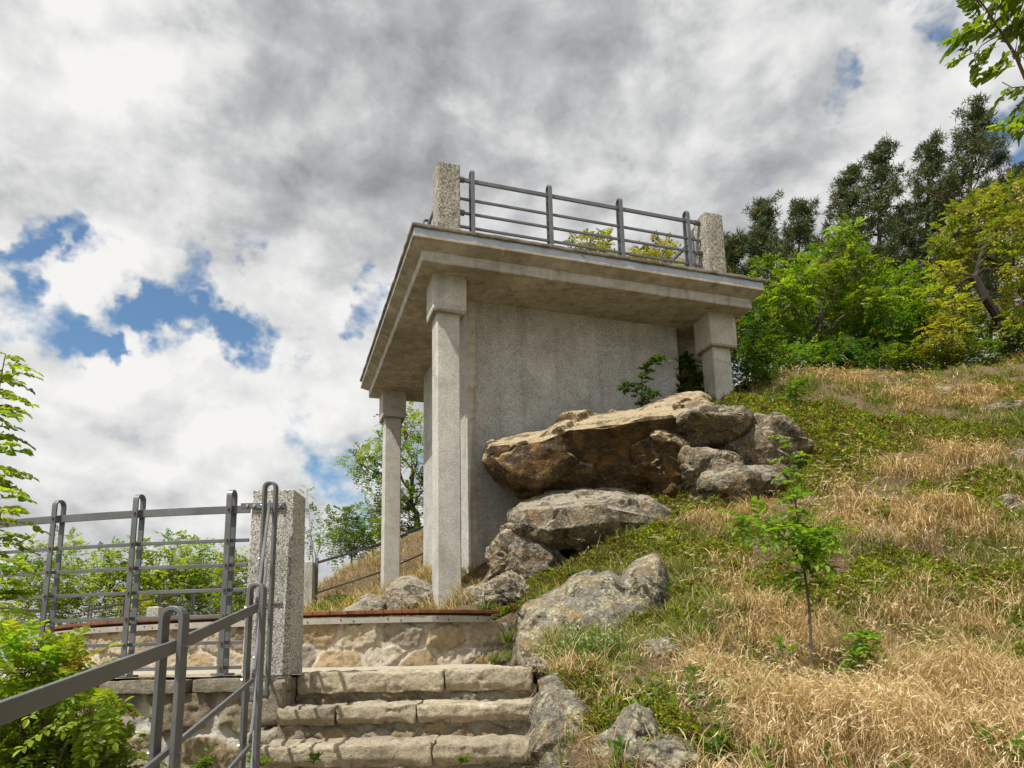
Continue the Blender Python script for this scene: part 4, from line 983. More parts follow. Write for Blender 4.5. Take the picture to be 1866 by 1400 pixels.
# ---- locust bushes beyond the terrace
spec = [(60,17,[(55,1010,32),(30,1050,38),(80,1060,38),(50,1100,45),(95,1105,40),(20,1110,40)]),
 (130,18,[(125,985,24),(130,1020,34),(110,1060,40),(150,1065,40),(130,1110,50)]),
 (200,18,[(205,1010,24),(195,1040,36),(225,1060,36),(190,1085,42),(220,1115,48)]),
 (265,17.5,[(262,1000,20),(268,1030,30),(250,1060,36),(285,1070,38),(265,1105,48)]),
 (325,17.5,[(318,990,20),(322,1020,28),(345,1050,36),(310,1055,36),(330,1095,48)]),
 (375,18.5,[(370,1005,20),(372,1035,30),(390,1065,36),(365,1080,38),(380,1110,44)]),
 (430,17.5,[(425,1020,22),(432,1050,32),(420,1080,38),(440,1105,40)])]
for i, (px, d, c) in enumerate(spec):
    lbs = ['pale green locust bush behind the far left of the terrace railing', 'light green locust bush left of the second visible railing post', 'low light green locust bush between the two left railing posts',
           'locust bush with a thin top just right of the second railing post', 'feathery tall locust bush in the middle behind the railing', 'locust bush behind the third railing post from the left', 'thin locust bush just left of the tall speckled pillar']
    woody('locust_bush', lbs[i], 'bush', base_px(px, d)-np.array([0, 0, .3]), clp(c, d, .6, i), 950, 40+i, (.26, 4), ((.13,.23,.02), (.24,.31,.035)), .03, None, 'locust bushes beyond the terrace', 6, droop=.2, ll=.30)
# ---- behind the speckled pillar and the far column
woody('bare_sapling', 'thin sapling with bare upper twigs just right of the tall speckled pillar', 'sapling', base_px(572, 15.8), clp([(568,945,22),(585,965,24),(566,985,28),(560,900,10),(600,940,12)], 16, .3, 2), 190, 61, (.2, 4), (GRN_A, YEL_A), .025, None, None, 7)
woody('hazel_bush', 'dark green bush on the slope behind the handrail, right of the bare sapling', 'bush', base_px(640, 17), clp([(625,960,30),(650,975,34),(680,970,30),(610,990,30),(660,1000,32),(630,940,18)], 17, .5, 4), 1300, 62, (.22, 4), ((.06,.12,.014), (.12,.19,.02)), .04)
woody('locust_tree', 'slender locust tree behind the far column of the pavilion', 'tree', base_px(765, 18.5), clp([(650,840,26),(680,860,34),(665,825,22),(705,810,34),(690,900,24),(740,770,36),(760,830,38),(700,945,30),(750,950,42),(670,935,24),(775,890,34),(735,905,26),(722,745,24),(768,985,36),(700,985,34)], 18.5, .8, 7), 1600, 63, (.28, 5), ((.09,.17,.014), (.19,.26,.025)), .11, at(752, 925, 18.5), None, 6)
# ---- trees behind the roof
for i, (lb, c) in enumerate((('yellow green treetop showing over the roof edge, left of the two behind the roof railing', [(1055,446,16),(1075,436,16),(1100,444,18),(1085,462,26),(1065,470,24),(1095,490,40)]), ('yellow green treetop showing behind the right half of the roof railing', [(1165,462,16),(1190,450,16),(1212,448,16),(1230,466,16),(1195,478,26),(1160,480,24),(1200,520,44)]))):
    px = c[1][0]; woody('locust_tree', lb, 'tree', ground_at((px-CX)/F_*15, 15.), clp(c, 15, .4, i), 520, 70+i, (.26, 4), (YEL_A, YEL_B), .07, None, 'treetops behind the roof', 6, ll=.3)
# ---- bright locusts on the ridge
woody('locust_tree', 'bright green locust with a pointed top on the ridge right of the pavilion', 'tree', base_px(1500, 13.6), clp([(1545,418,24),(1535,450,34),(1505,478,40),(1560,490,46),(1465,505,42),(1520,530,54),(1590,545,44),(1440,550,44),(1480,580,54),(1560,590,56),(1415,585,34),(1450,620,50),(1530,635,56),(1600,625,50),(1425,520,26),(1395,640,40),(1375,560,30),(1440,665,44),(1500,672,44),(1395,490,22)], 13.8, .7, 11), 3800, 81, (.26, 5), ((.07,.14,.010), (.17,.26,.02)), .09, None, 'locusts on the ridge', 7, ll=.27)
woody('locust_tree', 'rounder bright green locust between the pointed locust and the yellowish tree', 'tree', base_px(1655, 14), clp([(1650,512,30),(1630,545,42),(1675,545,42),(1610,590,44),(1655,595,54),(1700,585,44),(1640,640,50),(1690,640,50),(1740,620,44),(1720,665,40),(1600,665,40)], 14.2, .7, 12), 2300, 82, (.26, 5), (GRN_A, (.11,.19,.02)), .08, None, 'locusts on the ridge', 7, ll=.27)
tr = [at(*p) for p in ((1850,680,13.2),(1838,630,13.2),(1822,585,13.2),(1796,545,13.1),(1778,505,13.1),(1790,465,13.2),(1812,420,13.2),(1822,375,13.2))]
woody('flowering_locust', 'yellowish flowering locust with a crooked dark trunk at the right edge', 'tree', tr[0], clp([(1760,395,36),(1735,432,34),(1800,372,34),(1850,362,44),(1845,420,48),(1750,470,34),(1725,500,30),(1862,480,44),(1770,570,36),(1870,545,46),(1735,560,36),(1800,610,36),(1720,610,34),(1850,600,40),(1880,400,50),(1700,545,24)], 13.2, .7, 13), 3000, 83, (.24, 5), ((.12,.175,.016), (.23,.25,.028)), .10, None, None, 8, 'darkbark', trunk=tr, ll=.27, flowers=420)
# undergrowth along the ridge
ug = [('dark green shrub beside the right column of the pavilion', 1365, 12.0, [(1360,600,26),(1385,630,34),(1350,650,28),(1400,660,28),(1375,570,22),(1365,690,26),(1400,700,24)], 900, (DRK_A, GRN_A)),
 ('low green shrub at the foot of the pointed locust', 1450, 12.4, [(1430,655,26),(1465,650,30),(1495,662,26)], 420, (GRN_A, GRN_B)),
 ('dark low shrub in the shade under the pointed locust', 1540, 12.8, [(1530,640,32),(1570,650,28),(1510,655,22)], 420, (DRK_A, GRN_A)),
 ('light green low shrub under the rounder locust', 1640, 12.9, [(1620,655,26),(1660,655,30),(1600,660,20)], 420, (GRN_A, YEL_A)),
 ('yellow green low shrub left of the crooked trunk', 1740, 12.9, [(1720,650,28),(1760,650,30),(1790,640,24)], 460, (GRN_A, YEL_A)),
 ('dark shrub at the foot of the crooked trunk', 1845, 13.6, [(1830,640,30),(1870,630,36),(1860,600,24)], 460, (DRK_A, DRK_B))]
for i, (lb, px, d, c, n, co) in enumerate(ug):
    woody('shrub', lb, 'shrub', base_px(px, d)-np.array([0, 0, .1]), clp(c, d, .4, 20+i), n, 90+i, (.20, 4), co, .025, None, 'undergrowth along the ridge', 7, ll=.3)
# ---- pines
def pine(label, px, d, ytop, seed, half, crown0=.28, lean=0.):
    rg = np.random.default_rng(seed); b = base_px(px, d); top = at(px+lean, ytop, d); H = top[2]-b[2]; ax = top-b
    root = thing('pine_tree', label, 'tree', b, 'dark pines on the skyline'); mb = MB(); r0 = .012*H+.05
    T = [b+ax*t+np.array([math.sin(t*5+seed)*.1, 0, 0])*t for t in np.linspace(-.02, .99, 9)]; mb.tube(T, [r0*(1-.88*k/8) for k in range(9)], 8)
    cen = []; W_ = half/F_*d; nb_ = int(52+H*2.4); nw = int(7+H*.6)
    for k in range(nb_):
        t = crown0+(1-crown0)*min(.985, (round((k+rg.uniform(0, 1))/nb_*nw)+rg.normal(0, .09))/nw); az = k*2.4+rg.uniform(-.5, .5); prof = min(1., (1.02-t)*1.45+.05)*(.55+.45*smooth(t, crown0-.1, crown0+.25))
        l = W_*prof*rg.uniform(.55, 1.35); s = b+ax*t; e_ = s+np.array([math.cos(az)*l, math.sin(az)*l, l*rg.uniform(-.05, .35)])
        P = curve(s, e_, -.06, 5, rg, .03); mb.tube(P, [r0*.22*(1-.8*q/5)*(1.1-t*.6) for q in range(6)], 4)
        m = max(2, int(l/.28))
        for q in range(m):
            f = .42+.62*(q+rg.uniform(0, 1))/m; c = s+(e_-s)*f+rg.normal(0, .10, 3)*np.array([1, 1, .6])+np.array([0, 0, .08]); cen.append(c)
            if rg.uniform() < .95: cen.append(c+rg.normal(0, .24, 3)*np.array([1, 1, .35]))
    cen.append(top)
    mb.build('trunk', M['pinebark'], root); cen = np.array(cen); n = len(cen); m = 56
    rad = rg.uniform(.15, .25, n); D = nrmz(rg.normal(size=(n*m, 3))+np.array([0, 0, .45])); B = np.repeat(cen, m, 0)+D*.02+rg.normal(0, .05, (n*m, 3))
    V, F = diamond_arrays(B, D, rg.normal(size=D.shape), np.repeat(rad, m)*rg.uniform(.7, 1.2, n*m), np.full(n*m, .027))
    k = rg.uniform(0, 1, n); c = np.array((.038,.070,.020))*(1-k[:, None])+np.array((.085,.105,.032))*k[:, None]; br = rg.uniform(size=n) < .05; c[br] = (.11,.075,.035)
    c = np.repeat(np.repeat(c, m, 0)*rg.uniform(.8, 1.25, (n*m, 1)), 4, 0); mesh_obj('crown', V, [F], M['needle'], root, c); return root
pine('small dark pine half hidden behind the right roof post', 1335, 22, 442, 1, 60)
pine('narrow dark pine right of the roof post, leftmost of the tall ones', 1392, 22, 376, 2, 72)
pine('dark pine with a blunt top left of the pointed locust top', 1458, 23, 378, 3, 85)
pine('leaning dark pine just behind the pointed locust top', 1548, 24, 312, 4, 78, lean=0)
pine('slim pointed dark pine in the middle of the row', 1610, 23, 272, 5, 100)
pine('broad dark pine left of the tallest pine', 1700, 24, 262, 6, 125)
pine('tallest dark pine with an open crown near the right edge', 1782, 22.5, 194, 7, 130)
pine('dark pine behind the tallest one, low at the right edge', 1856, 26, 310, 8, 110)

# ---- branch reaching into the picture at the top right, with the tree that carries it outside
rg = np.random.default_rng(8)
tk = [ground_at(2.75, 2.3), np.array([2.72, 2.28, .6]), np.array([2.66, 2.2, 1.5]), np.array([2.5, 2.15, 2.1]), np.array([2.4, 2.1, 2.9])]
br = [tk[1], np.array([2.45, 2.22, .80]), np.array([2.05, 2.16, 1.02]), at(1990,330,2.08), at(1920,225,2.05), at(1868,142,2.03), at(1850,100,2.02), at(1826,62,2.01), at(1806,30,2.0), at(1785,0,2.0), at(1775,-30,2.0)]
s1 = [at(1868,142,2.03), at(1850,95,2.08), at(1856,60,2.1), at(1868,30,2.12)]; s2 = [at(1826,62,2.01), at(1806,72,1.99), at(1790,82,1.98), at(1776,98,1.97)]
s3 = [at(1890,175,2.05), at(1868,158,2.02), at(1845,160,2.0), at(1826,150,1.98)]; s4 = [at(1920,225,2.05), at(1880,235,2.02), at(1850,230,2.0)]
lv = []
def L_(px, py, dx, dz, l, dy=0.):
    lv.append((at(px, py, 2.0), (dx, dy, dz), l*1.45)); lv.append((at(px+rg.uniform(-9, 9), py+rg.uniform(-9, 9), 2.0+rg.uniform(-.05, .1)), (dx+rg.normal(0, .5), dy+rg.normal(0, .5), dz+rg.normal(0, .4)), l*rg.uniform(.8, 1.3)))
for a in ((1776,50,-.8,-.6,.085),(1790,45,-.5,-.2,.07),(1812,40,.2,.8,.11),(1800,22,-.3,.6,.10),(1815,50,-.9,-.1,.10),(1826,62,-.6,-.7,.10),(1776,98,-.1,-1,.055),(1776,96,-1,-.3,.055),(1830,70,.6,.7,.12),(1806,10,.7,.5,.12),
          (1845,95,-.7,-.5,.075),(1850,100,.5,.6,.10),(1858,60,-.3,.7,.09),(1866,30,-.2,.6,.09),(1850,120,-.9,-.2,.08),(1845,160,-.5,-.4,.06),(1866,158,.2,-.8,.07),(1880,175,-.4,-.8,.08),(1866,190,-.3,-1,.07),(1876,232,-.8,.2,.07),(1788,12,-.4,.7,.09),(1840,20,.1,.9,.12),(1855,10,.5,.6,.12),(1838,45,.5,-.2,.09)):
    L_(*a)
b3 = [tk[2], np.array([2.9, 1.9, 2.0]), np.array([3.1, 1.7, 2.5])]; b4 = [tk[3], np.array([2.9, 2.2, 2.6]), np.array([3.3, 2.2, 3.0])]
for P in (tk[2:], b3, b4):
    for k in range(70): lv.append((seg(P, rg.uniform(.15, 1))+np.abs(rg.normal(0, .09, 3))*np.array([1, -1, 1]), rg.normal(size=3), rg.uniform(.10, .17)))
shoot('locust_tree', 'locust tree whose leafy branch reaches in at the top right corner', [tk, br, s1, s2, s3, s4, b3, b4], lv, 31, .05, ((.085,.17,.012), (.17,.25,.02)), 4, lw=.46, ll=.40, droop=.15, cat='tree', radii=[.05, .010, .003, .003, .003, .003, .018, .016])

# ---- sapling on the slope
bs = on_terr(1483, 1276); SD = bs[1]-4.3; bs = bs-np.array([0, 0, .02]); at0 = at
def at(x, y, d): return at0(x, y, d+SD)      # the sapling stands a little nearer or farther than first surveyed
st = [bs]+[at(x, y, d) for x, y, d in ((1478,1180,4.3),(1474,1100,4.3),(1466,1040,4.3),(1458,970,4.3),(1447,900,4.32),(1440,850,4.34),(1437,800,4.36))]
sa = [at(1490,1255,4.3), at(1515,1245,4.28), at(1545,1222,4.26), at(1562,1180,4.25), at(1575,1150,4.25)]
sb = [at(1466,1040,4.3), at(1435,985,4.28), at(1395,950,4.26), at(1340,945,4.25)]; sc = [at(1462,1000,4.3), at(1480,975,4.26), at(1500,965,4.22)]
sd2 = [at(1477,1170,4.3), at(1450,1195,4.27), at(1425,1190,4.25), at(1415,1155,4.24)]
lv = []; rg = np.random.default_rng(14)
for k in range(26): lv.append((seg(sb, .25+.75*k/25), (rg.uniform(-1, .8), rg.uniform(-1, .3), rg.uniform(-.7, .4)), rg.uniform(.12, .20)))
for k in range(26): lv.append((seg(sc, k/25), (rg.uniform(-.6, 1), rg.uniform(-1, .3), rg.uniform(-.9, .2)), rg.uniform(.12, .20)))
for k in range(44): lv.append((seg(st, .36+.34*k/43), (rg.uniform(-1, 1), rg.uniform(-1, .5), rg.uniform(-.8, .35)), rg.uniform(.12, .20)))
for k in range(24): lv.append((seg(st, .68+.32*k/23), (rg.uniform(-1, 1), rg.uniform(-1, .5), rg.uniform(-.3, .4)), rg.uniform(.08, .14)))
for k in range(40): lv.append((seg(sa, .5+.5*k/39), (rg.uniform(-1, 1), rg.uniform(-1, .5), rg.uniform(-.6, .5)), rg.uniform(.09, .16)))
for k in range(9): lv.append((seg(sd2, .4+.6*k/8), (rg.uniform(-1, .3), rg.uniform(-1, .5), rg.uniform(-.2, .7)), rg.uniform(.06, .10)))
shoot('locust_sapling', 'slender green sapling standing in the dry grass on the slope', [st, sa, sb, sc, sd2], lv, 33, .012, ((.09,.21,.012), (.21,.33,.022)), 5, lw=.55, ll=.28, cat='sapling', mat='bark')
at = at0
bs = base_px(1655, 5.5); b2 = bs+np.array([.10, .05, 0])
shoot('bare_sapling', 'two thin dark stems with a few leaves in the grass right of the sapling', [[bs, at(1650,1110,5.5), at(1640,1060,5.5)], [b2, at(1668,1100,5.5), at(1672,1040,5.52)]], [(at(1640,1065,5.5), (.5, -.3, .4), .06), (at(1672,1045,5.5), (-.5, -.3, .4), .06), (at(1662,1140,5.5), (.7, -.3, .2), .08)], 34, .010, (GRN_A, GRN_B), 3, lw=.6, ll=.4, cat='sapling', mat='bark')
# leafy sprouts
def sprout(label, px, py, d, h, n, seed, ln=.08, cols=(GRN_A, GRN_B), w=.5, spread=.12):
    rg = np.random.default_rng(seed); b = at(px, py, d); b[2] = min(b[2]+.02, float(terr([b[0]], [b[1]])[0])+.01) if py < 1375 else b[2]
    paths = []; lv = []
    for k in range(max(1, n//12)):
        e_ = b+np.array([rg.uniform(-spread, spread), rg.uniform(-spread, spread), h*rg.uniform(.7, 1)]); P = curve(b, e_, 0, 4, rg, .04); paths.append(P)
        for q in range(12): lv.append((seg(P, .25+.75*q/12), (rg.uniform(-1, 1), rg.uniform(-1, .6), rg.uniform(-.1, .8)), ln*rg.uniform(.6, 1.1)))
    return shoot('leafy_sprout', label, paths, lv, seed, .005, cols, 2, lw=w, ll=.5, droop=.1, cat='plant', group='leafy sprouts')
sprout('bright leafy sprout beside the foot of the right column', 1432, 735, 10.0, .42, 48, 101, .16, spread=.3)
sprout('small leafy sprout at the bottom right corner', 1838, 1402, 2.9, .13, 24, 102, .09)
sprout('green leaves growing in the dry grass at the top of the dead twigs', 1618, 955, 7.2, .18, 24, 103, .09)
sprout('small round leaved weed on the third stone step', 838, 1392, 3.40, .025, 12, 104, .035, w=.9, spread=.03)
sprout('weed at the left foot of the third stone step', 570, 1392, 3.40, .03, 12, 105, .035, w=.8, spread=.03)
sprout('weed in the corner below the pillar wall', 462, 1398, 3.5, .05, 24, 106, .045, w=.8, spread=.09)
sprout('weed in front of the retaining wall, right of the looped post', 372, 1410, 3.7, .08, 24, 107, .05, w=.6, spread=.06)
sprout('tiny weed in the joint under the top step', 688, 1284, 4.10, .02, 12, 108, .022, w=.7, spread=.03)
sprout('low leafy weed left of the lichen boulder by the bench end', 905, 1190, 5.2, .16, 36, 109, .09, spread=.12)
# vine on the wall and the shrub in the recess
vn = [bw(7.45, 13.42, 5.02), at(1170,690,9.93), at(1178,672,9.93), at(1192,660,9.92), at(1203,654,9.92)]; vn[0] = np.array(vn[0])
v2 = [vn[0], at(1160,715,9.85), at(1146,706,9.85), at(1136,704,9.85)]; v3 = [vn[0], at(1185,716,9.85), at(1198,718,9.85)]
rg = np.random.default_rng(4); lv = []
for P, n in ((vn, 40), (v2, 26), (v3, 22)):
    for k in range(n): lv.append((seg(P, .1+.9*k/n), (rg.uniform(-1, 1), rg.uniform(-1, -.1), rg.uniform(-.4, .6)), rg.uniform(.07, .13)))
shoot('wall_vine', 'dark green vine climbing the concrete wall above the rock', [vn, v2, v3], lv, 41, .010, (DRK_A, DRK_B), 2, lw=.75, ll=.55, cat='vine')
woody('recess_shrub', 'dark leafy shrub in the gap between the room wall and the right column', 'shrub', bw(8.75, 13.6, 4.9), [(*bw(8.78, 13.65, 5.7), .20), (*bw(8.72, 13.6, 6.15), .16), (*bw(8.8, 13.7, 5.3), .24), (*bw(8.64, 13.45, 5.8), .16), (*bw(8.9, 13.75, 6.4), .15), (*bw(8.66, 13.35, 5.35), .2), (*bw(8.5, 13.3, 5.55), .10), (*bw(9.0, 13.7, 5.9), .16)], 900, 42, (.14, 3), (DRK_A, DRK_B), .02, None, None, 7, ll=.4, lw=.7)
# ------------------------------------------------------------------ grass, stonecrop and litter on the slope
STRAW = [(.40,.27,.125),(.52,.38,.185),(.27,.16,.07),(.60,.48,.27),(.46,.30,.125),(.33,.215,.10)]
TAN = [(.36,.30,.17),(.44,.38,.22),(.30,.24,.12)]
GREEN = [(.12,.18,.025),(.19,.23,.04),(.09,.15,.02),(.27,.28,.06)]
BLUE = [(.10,.15,.08),(.15,.19,.11),(.20,.22,.12)]
def zones(lst):
    return [(*on_terr(x, y)[:2], r_) for x, y, r_ in lst]
def zw(z, X, Y, asp=.75):
    o = np.zeros(len(X))
    for x, y, r_ in z: o = np.maximum(o, np.exp(-(((X-x)/r_)**2+((Y-y)/(r_*asp))**2)))
    return o
Z_straw = zones([(1600,1330,.7),(1750,1270,.7),(1820,1380,.5),(1450,1350,.40),(1350,1260,.3),(1550,1210,.5),(1430,1160,.45),(1650,960,.9),(1560,920,.6),(1760,840,.9),(1700,1150,.45),(1370,1060,.3),(1700,720,.9),(1850,1090,.4),(1300,960,.3),(1500,1290,.5),(1690,1390,.5),(1540,690,.8),(1600,890,.6)])
Z_green = zones([(1450,672,.6),(1540,668,.6),(1630,668,.6),(1720,664,.6),(1820,662,.7),(1290,985,.4),(1220,1050,.4),(1180,1060,.3),(1330,1080,.35),(1280,1130,.35),(1450,960,.4),(1560,1000,.4),(1640,1130,.3),(980,1030,.3),(1010,1180,.2),(1780,700,.7),(1500,715,.8),(1600,722,.8),(1460,745,.5),(1075,1035,.45),(1130,990,.35),(1320,1140,.3),(1700,1120,.3),(1250,1160,.3),(1850,770,.9),(1845,1000,.5),(1420,1010,.35),(1120,1150,.2),(1180,1180,.2),(960,1120,.3),(1340,905,.3),(1850,870,.5)])
Z_dead = zones([(1480,830,.5),(1620,830,.5),(1700,790,.5),(1560,1020,.5),(1640,1010,.5),(1440,880,.4),(1390,900,.3),(1750,960,.4),(1380,1000,.3),(1500,1110,.3),(1330,1060,.3),(1260,1200,.2),(1680,1190,.25),(1400,1300,.2),(1560,1330,.2),(1800,1180,.3)])
Z_bare = zones([(1483,1268,.24),(1490,1240,.20),(1500,1290,.16),(1610,1390,.15),(1760,1350,.14),(1430,1290,.12),(1700,1230,.15),(1230,1250,.30),(1320,1300,.25),(1280,1350,.2),(1390,1390,.15),(1190,1210,.15)])
sedum_px = [(1400,778,.45),(1450,812,.4),(1320,742,.4),(1150,912,.28),(1290,930,.3),(1000,1012,.25),(965,1078,.2),(1400,905,.3),(1260,935,.25),(1180,1030,.25),(1500,880,.35),(1350,762,.75),(1250,765,.35),(1440,785,.4),(1500,765,.6),(1620,795,.85),(1700,800,.7),(1550,810,.6),(1760,790,.5),(1235,915,.34),(1195,905,.2),(1210,985,.36),(1235,1000,.25),(1060,1035,.32),(1010,1055,.26),(1110,1020,.26),(1140,1000,.24),
 (1745,905,.5),(1820,880,.5),(1700,1060,.5),(1780,1090,.5),(1840,1060,.4),(1580,1090,.42),(1520,1080,.3),(1255,1095,.3),(1225,1130,.24),(1190,1140,.2),(1400,1055,.3),(1060,1272,.19),(1100,1290,.16),(1130,1310,.16),(1190,1290,.12),(1030,1265,.10),
 (1300,1370,.12),(1250,1345,.12),(1850,1210,.2),(930,1150,.25),(915,1180,.2),(1010,1280,.1),(1090,1335,.12),(1210,1320,.10),(1640,1060,.3),(1290,1010,.25),(1480,870,.4),(1420,840,.4),(1560,860,.4),(1850,1130,.3)]
Z_sed = zones(sedum_px)
def polar(n, d0, d1, x0, x1, rg):       # more plants near the eye, fewer far off
    d = d0*(d1/d0)**rg.uniform(0, 1, n); return d*rg.uniform(x0, x1, n), d
def on_rock_free(X, Y): return ~((X < .16) & (Y < 4.5)) & ~((X < .0) & (Y < 7.0)) & ((X > -.05) | (np.hypot(X-CC[0], Y-CC[1]) < RB-.25)) & (Y+.0 < np.where(X < 0, 16, 15))
def inpav(X, Y):
    c, s = math.cos(PSI), math.sin(PSI); bx = (X*c+Y*s)/S; by = (-X*s+Y*c)/S; return (bx > WX0-.1) & (bx < WX1+.1) & (by > WY0-.03) & (by < WY1+.1)
def clumps(n, k, rg, d0, d1, x0, x1, w, h, wd, cols, tip=None, lean=(.1, .7), curl=(.2, 1.0), ns=3, sp=.03, name='grass', label='', cat='grass', wind=2.9, wamt=.55):
    X, Y = polar(n, d0, d1, x0, x1, rg); ok = on_rock_free(X, Y) & ~inpav(X, Y); X, Y = X[ok], Y[ok]; ww = w(X, Y); ok = rg.uniform(size=len(X)) < ww; X, Y, ww = X[ok], Y[ok], ww[ok]
    n = len(X); hh = h*rg.uniform(.55, 1.15, n)*(.6+.4*np.clip(ww, 0, 1)); caz = rg.uniform(0, 2*PI, n)
    X = np.repeat(X, k)+rg.normal(0, sp, n*k); Y = np.repeat(Y, k)+rg.normal(0, sp, n*k); Z = terr(X, Y)-.012
    cX = np.repeat(X.reshape(n, k).mean(1), k); cY = np.repeat(Y.reshape(n, k).mean(1), k)
    az = np.where(rg.uniform(size=n*k) < wamt, wind+rg.normal(0, .7, n*k), np.arctan2(Y-cY, X-cX)+rg.normal(0, .5, n*k)); H = np.repeat(hh, k)*rg.uniform(.45, 1.1, n*k)
    V, F, c = blades(np.stack([X, Y, Z], 1), H, np.full(n*k, wd)*rg.uniform(.6, 1.3, n*k)*np.clip(Y/5, .85, 2.2), az, rg.uniform(*lean, n*k), rg.uniform(*curl, n*k), ns, rg, cols, .25, tip)
    o = tag(mesh_obj(name, V, F, M['grass'], None, c), label, cat, None, 'stuff'); print(name, n*k); return o
rg = np.random.default_rng(77)
nz_ = lambda X, Y, f, s: fbm(np.stack([X*f, Y*f, np.full_like(X, s)], 1), 3)
clumps(4700, 17, rg, 2.5, 14, -.02, .86, lambda X, Y: np.clip(.80*zw(Z_straw, X, Y)+.08+1.5*nz_(X, Y, 2.0, 3)-.75*zw(Z_sed, X, Y)-.8*zw(Z_bare, X, Y), .01, 1)*(.12+.88*smooth(nz_(X, Y, 3.4, 55), -.14, .10)), .31, .0044, STRAW, (.60,.465,.25), (.05, .55), (.15, 1.3), 4, .034, 'dry_grass', 'straw coloured dry grass covering the slope', 'grass')
clumps(4600, 16, rg, 2.5, 13, -.02, .86, lambda X, Y: np.clip(.22+1.0*nz_(X, Y, 1.7, 9)-.35*zw(Z_sed, X, Y), .03, 1)*(.2+.8*smooth(nz_(X, Y, 3.4, 55), -.16, .08)), .10, .0034, TAN+STRAW[:2], None, (.3, 1.3), (.2, 1.2), 3, .05, 'short_dry_grass', 'short tangled dry grass between the plants', 'grass', wamt=.2)
clumps(8000, 16, rg, 2.8, 15, -.02, .86, lambda X, Y: np.clip(1.1*zw(Z_green, X, Y)+.20+.6*nz_(X, Y, 1.5, 21)-.25*zw(Z_straw, X, Y)-.7*zw(Z_bare, X, Y), .02, 1), .20, .0042, GREEN, (.30,.29,.10), (.05, .5), (.15, .9), 4, .024, 'green_grass', 'green and yellow grass growing in patches on the slope', 'grass', wamt=.4)
# slope behind the bench, on the left
X0_ = lambda X, Y: np.clip(.75+.5*nz_(X, Y, .8, 5), .1, 1)
clumps(2600, 14, rg, 8.6, 16.5, -.40, -.05, X0_, .30, .005, STRAW+GREEN[:2], (.5,.42,.22), (.1, .8), (.3, 1.3), 3, .05, 'slope_grass', 'dry grass on the slope behind the round bench', 'grass')
# tall tussocks, drooping outwards
clumps(1500, 85, rg, 2.6, 12, .02, .86, lambda X, Y: np.clip(1.2*zw(Z_straw, X, Y)+.05+.9*nz_(X, Y, 1.4, 63)-.4*zw(Z_sed, X, Y)-.7*zw(Z_bare, X, Y), .0, 1), .44, .0050, STRAW+[(.66,.55,.34)], (.63,.49,.27), (.05, .45), (.5, 1.9), 6, .055, 'straw_tussock', 'tall drooping straw tussocks standing over the shorter grass', 'grass', wamt=.35)
clumps(700, 60, rg, 3.2, 13, .02, .86, lambda X, Y: np.clip(1.0*zw(Z_green, X, Y)+.14+.9*nz_(X, Y, 1.8, 73), .0, 1), .34, .0048, GREEN+[(.34,.33,.10)], (.40,.38,.15), (.05, .5), (.4, 1.6), 5, .045, 'green_tussock', 'tufts of green and yellow grass standing over the stonecrop', 'grass', wamt=.3)
clumps(2200, 14, rg, 2.8, 12, .02, .86, lambda X, Y: np.clip(1.1*zw(Z_dead, X, Y)+.02+.5*nz_(X, Y, 1.2, 83), .0, 1), .20, .0042, [(.13,.085,.05),(.20,.14,.085),(.09,.06,.04),(.27,.20,.13)], None, (.2, 1.2), (-.3, .6), 3, .06, 'dead_growth', 'dark brown dead stems between the grass', 'grass', wamt=.1)
# tall stems with seed heads
def heads(n, rg, w, h, cols, hc, name, label, d0=2.6, d1=12, wind=2.9):
    X, Y = polar(n, d0, d1, .05, .86, rg); ok = on_rock_free(X, Y) & ~inpav(X, Y) & (rg.uniform(size=n) < w(X, Y)); X, Y = X[ok], Y[ok]; n = len(X); P = np.stack([X, Y, terr(X, Y)-.01], 1)
    az = wind+rg.normal(0, .8, n); H = h*rg.uniform(.6, 1.15, n); lean = rg.uniform(.05, .45, n); cu = rg.uniform(.4, 1.5, n); ns = 5
    V, F, c = blades(P, H, np.full(n, .0022)*np.clip(Y/5, .9, 2.5), az, lean, cu, ns, rg, cols, .7); m = 2*(ns+1); tip = V.reshape(n, m, 3)[:, -2:].mean(1); pre = V.reshape(n, m, 3)[:, -4:-2].mean(1); dr = nrmz(tip-pre)
    k = 7; t = np.repeat(np.linspace(-.02, .07, k)[None], n, 0).ravel(); B = np.repeat(tip, k, 0)+np.repeat(dr, k, 0)*t[:, None]; D = np.repeat(dr, k, 0)+rg.normal(0, .33, (n*k, 3))-np.array([0, 0, .25])
    V2, F2 = diamond_arrays(B, D, rg.normal(size=D.shape), rg.uniform(.022, .045, n*k), np.full(n*k, .0048)*np.repeat(np.clip(Y/5, .9, 2.2), k)); c2 = np.repeat(np.array(hc)[None]*rg.uniform(.75, 1.2, (n*k, 1)), 4, 0)
    tag(mesh_obj(name, np.concatenate([V, V2]), [np.concatenate([F[0], F2+len(V)])], M['grass'], None, np.concatenate([c, c2])), label, 'grass', None, 'stuff'); print(name, n)
heads(13000, rg, lambda X, Y: np.clip(1.1*zw(Z_straw, X, Y)-.15+.9*nz_(X, Y, 2, 4), 0, 1), .36, STRAW, (.68,.56,.35), 'seeding_grass', 'tall dry grass stems with nodding pale seed heads')
heads(2600, rg, lambda X, Y: np.clip(.9*zw(Z_green, X, Y)-.1, 0, 1), .42, [(.28,.27,.09),(.36,.33,.13)], (.36,.30,.15), 'tall_green_grass', 'tall yellow green grass stems below the ridge', 5, 14)
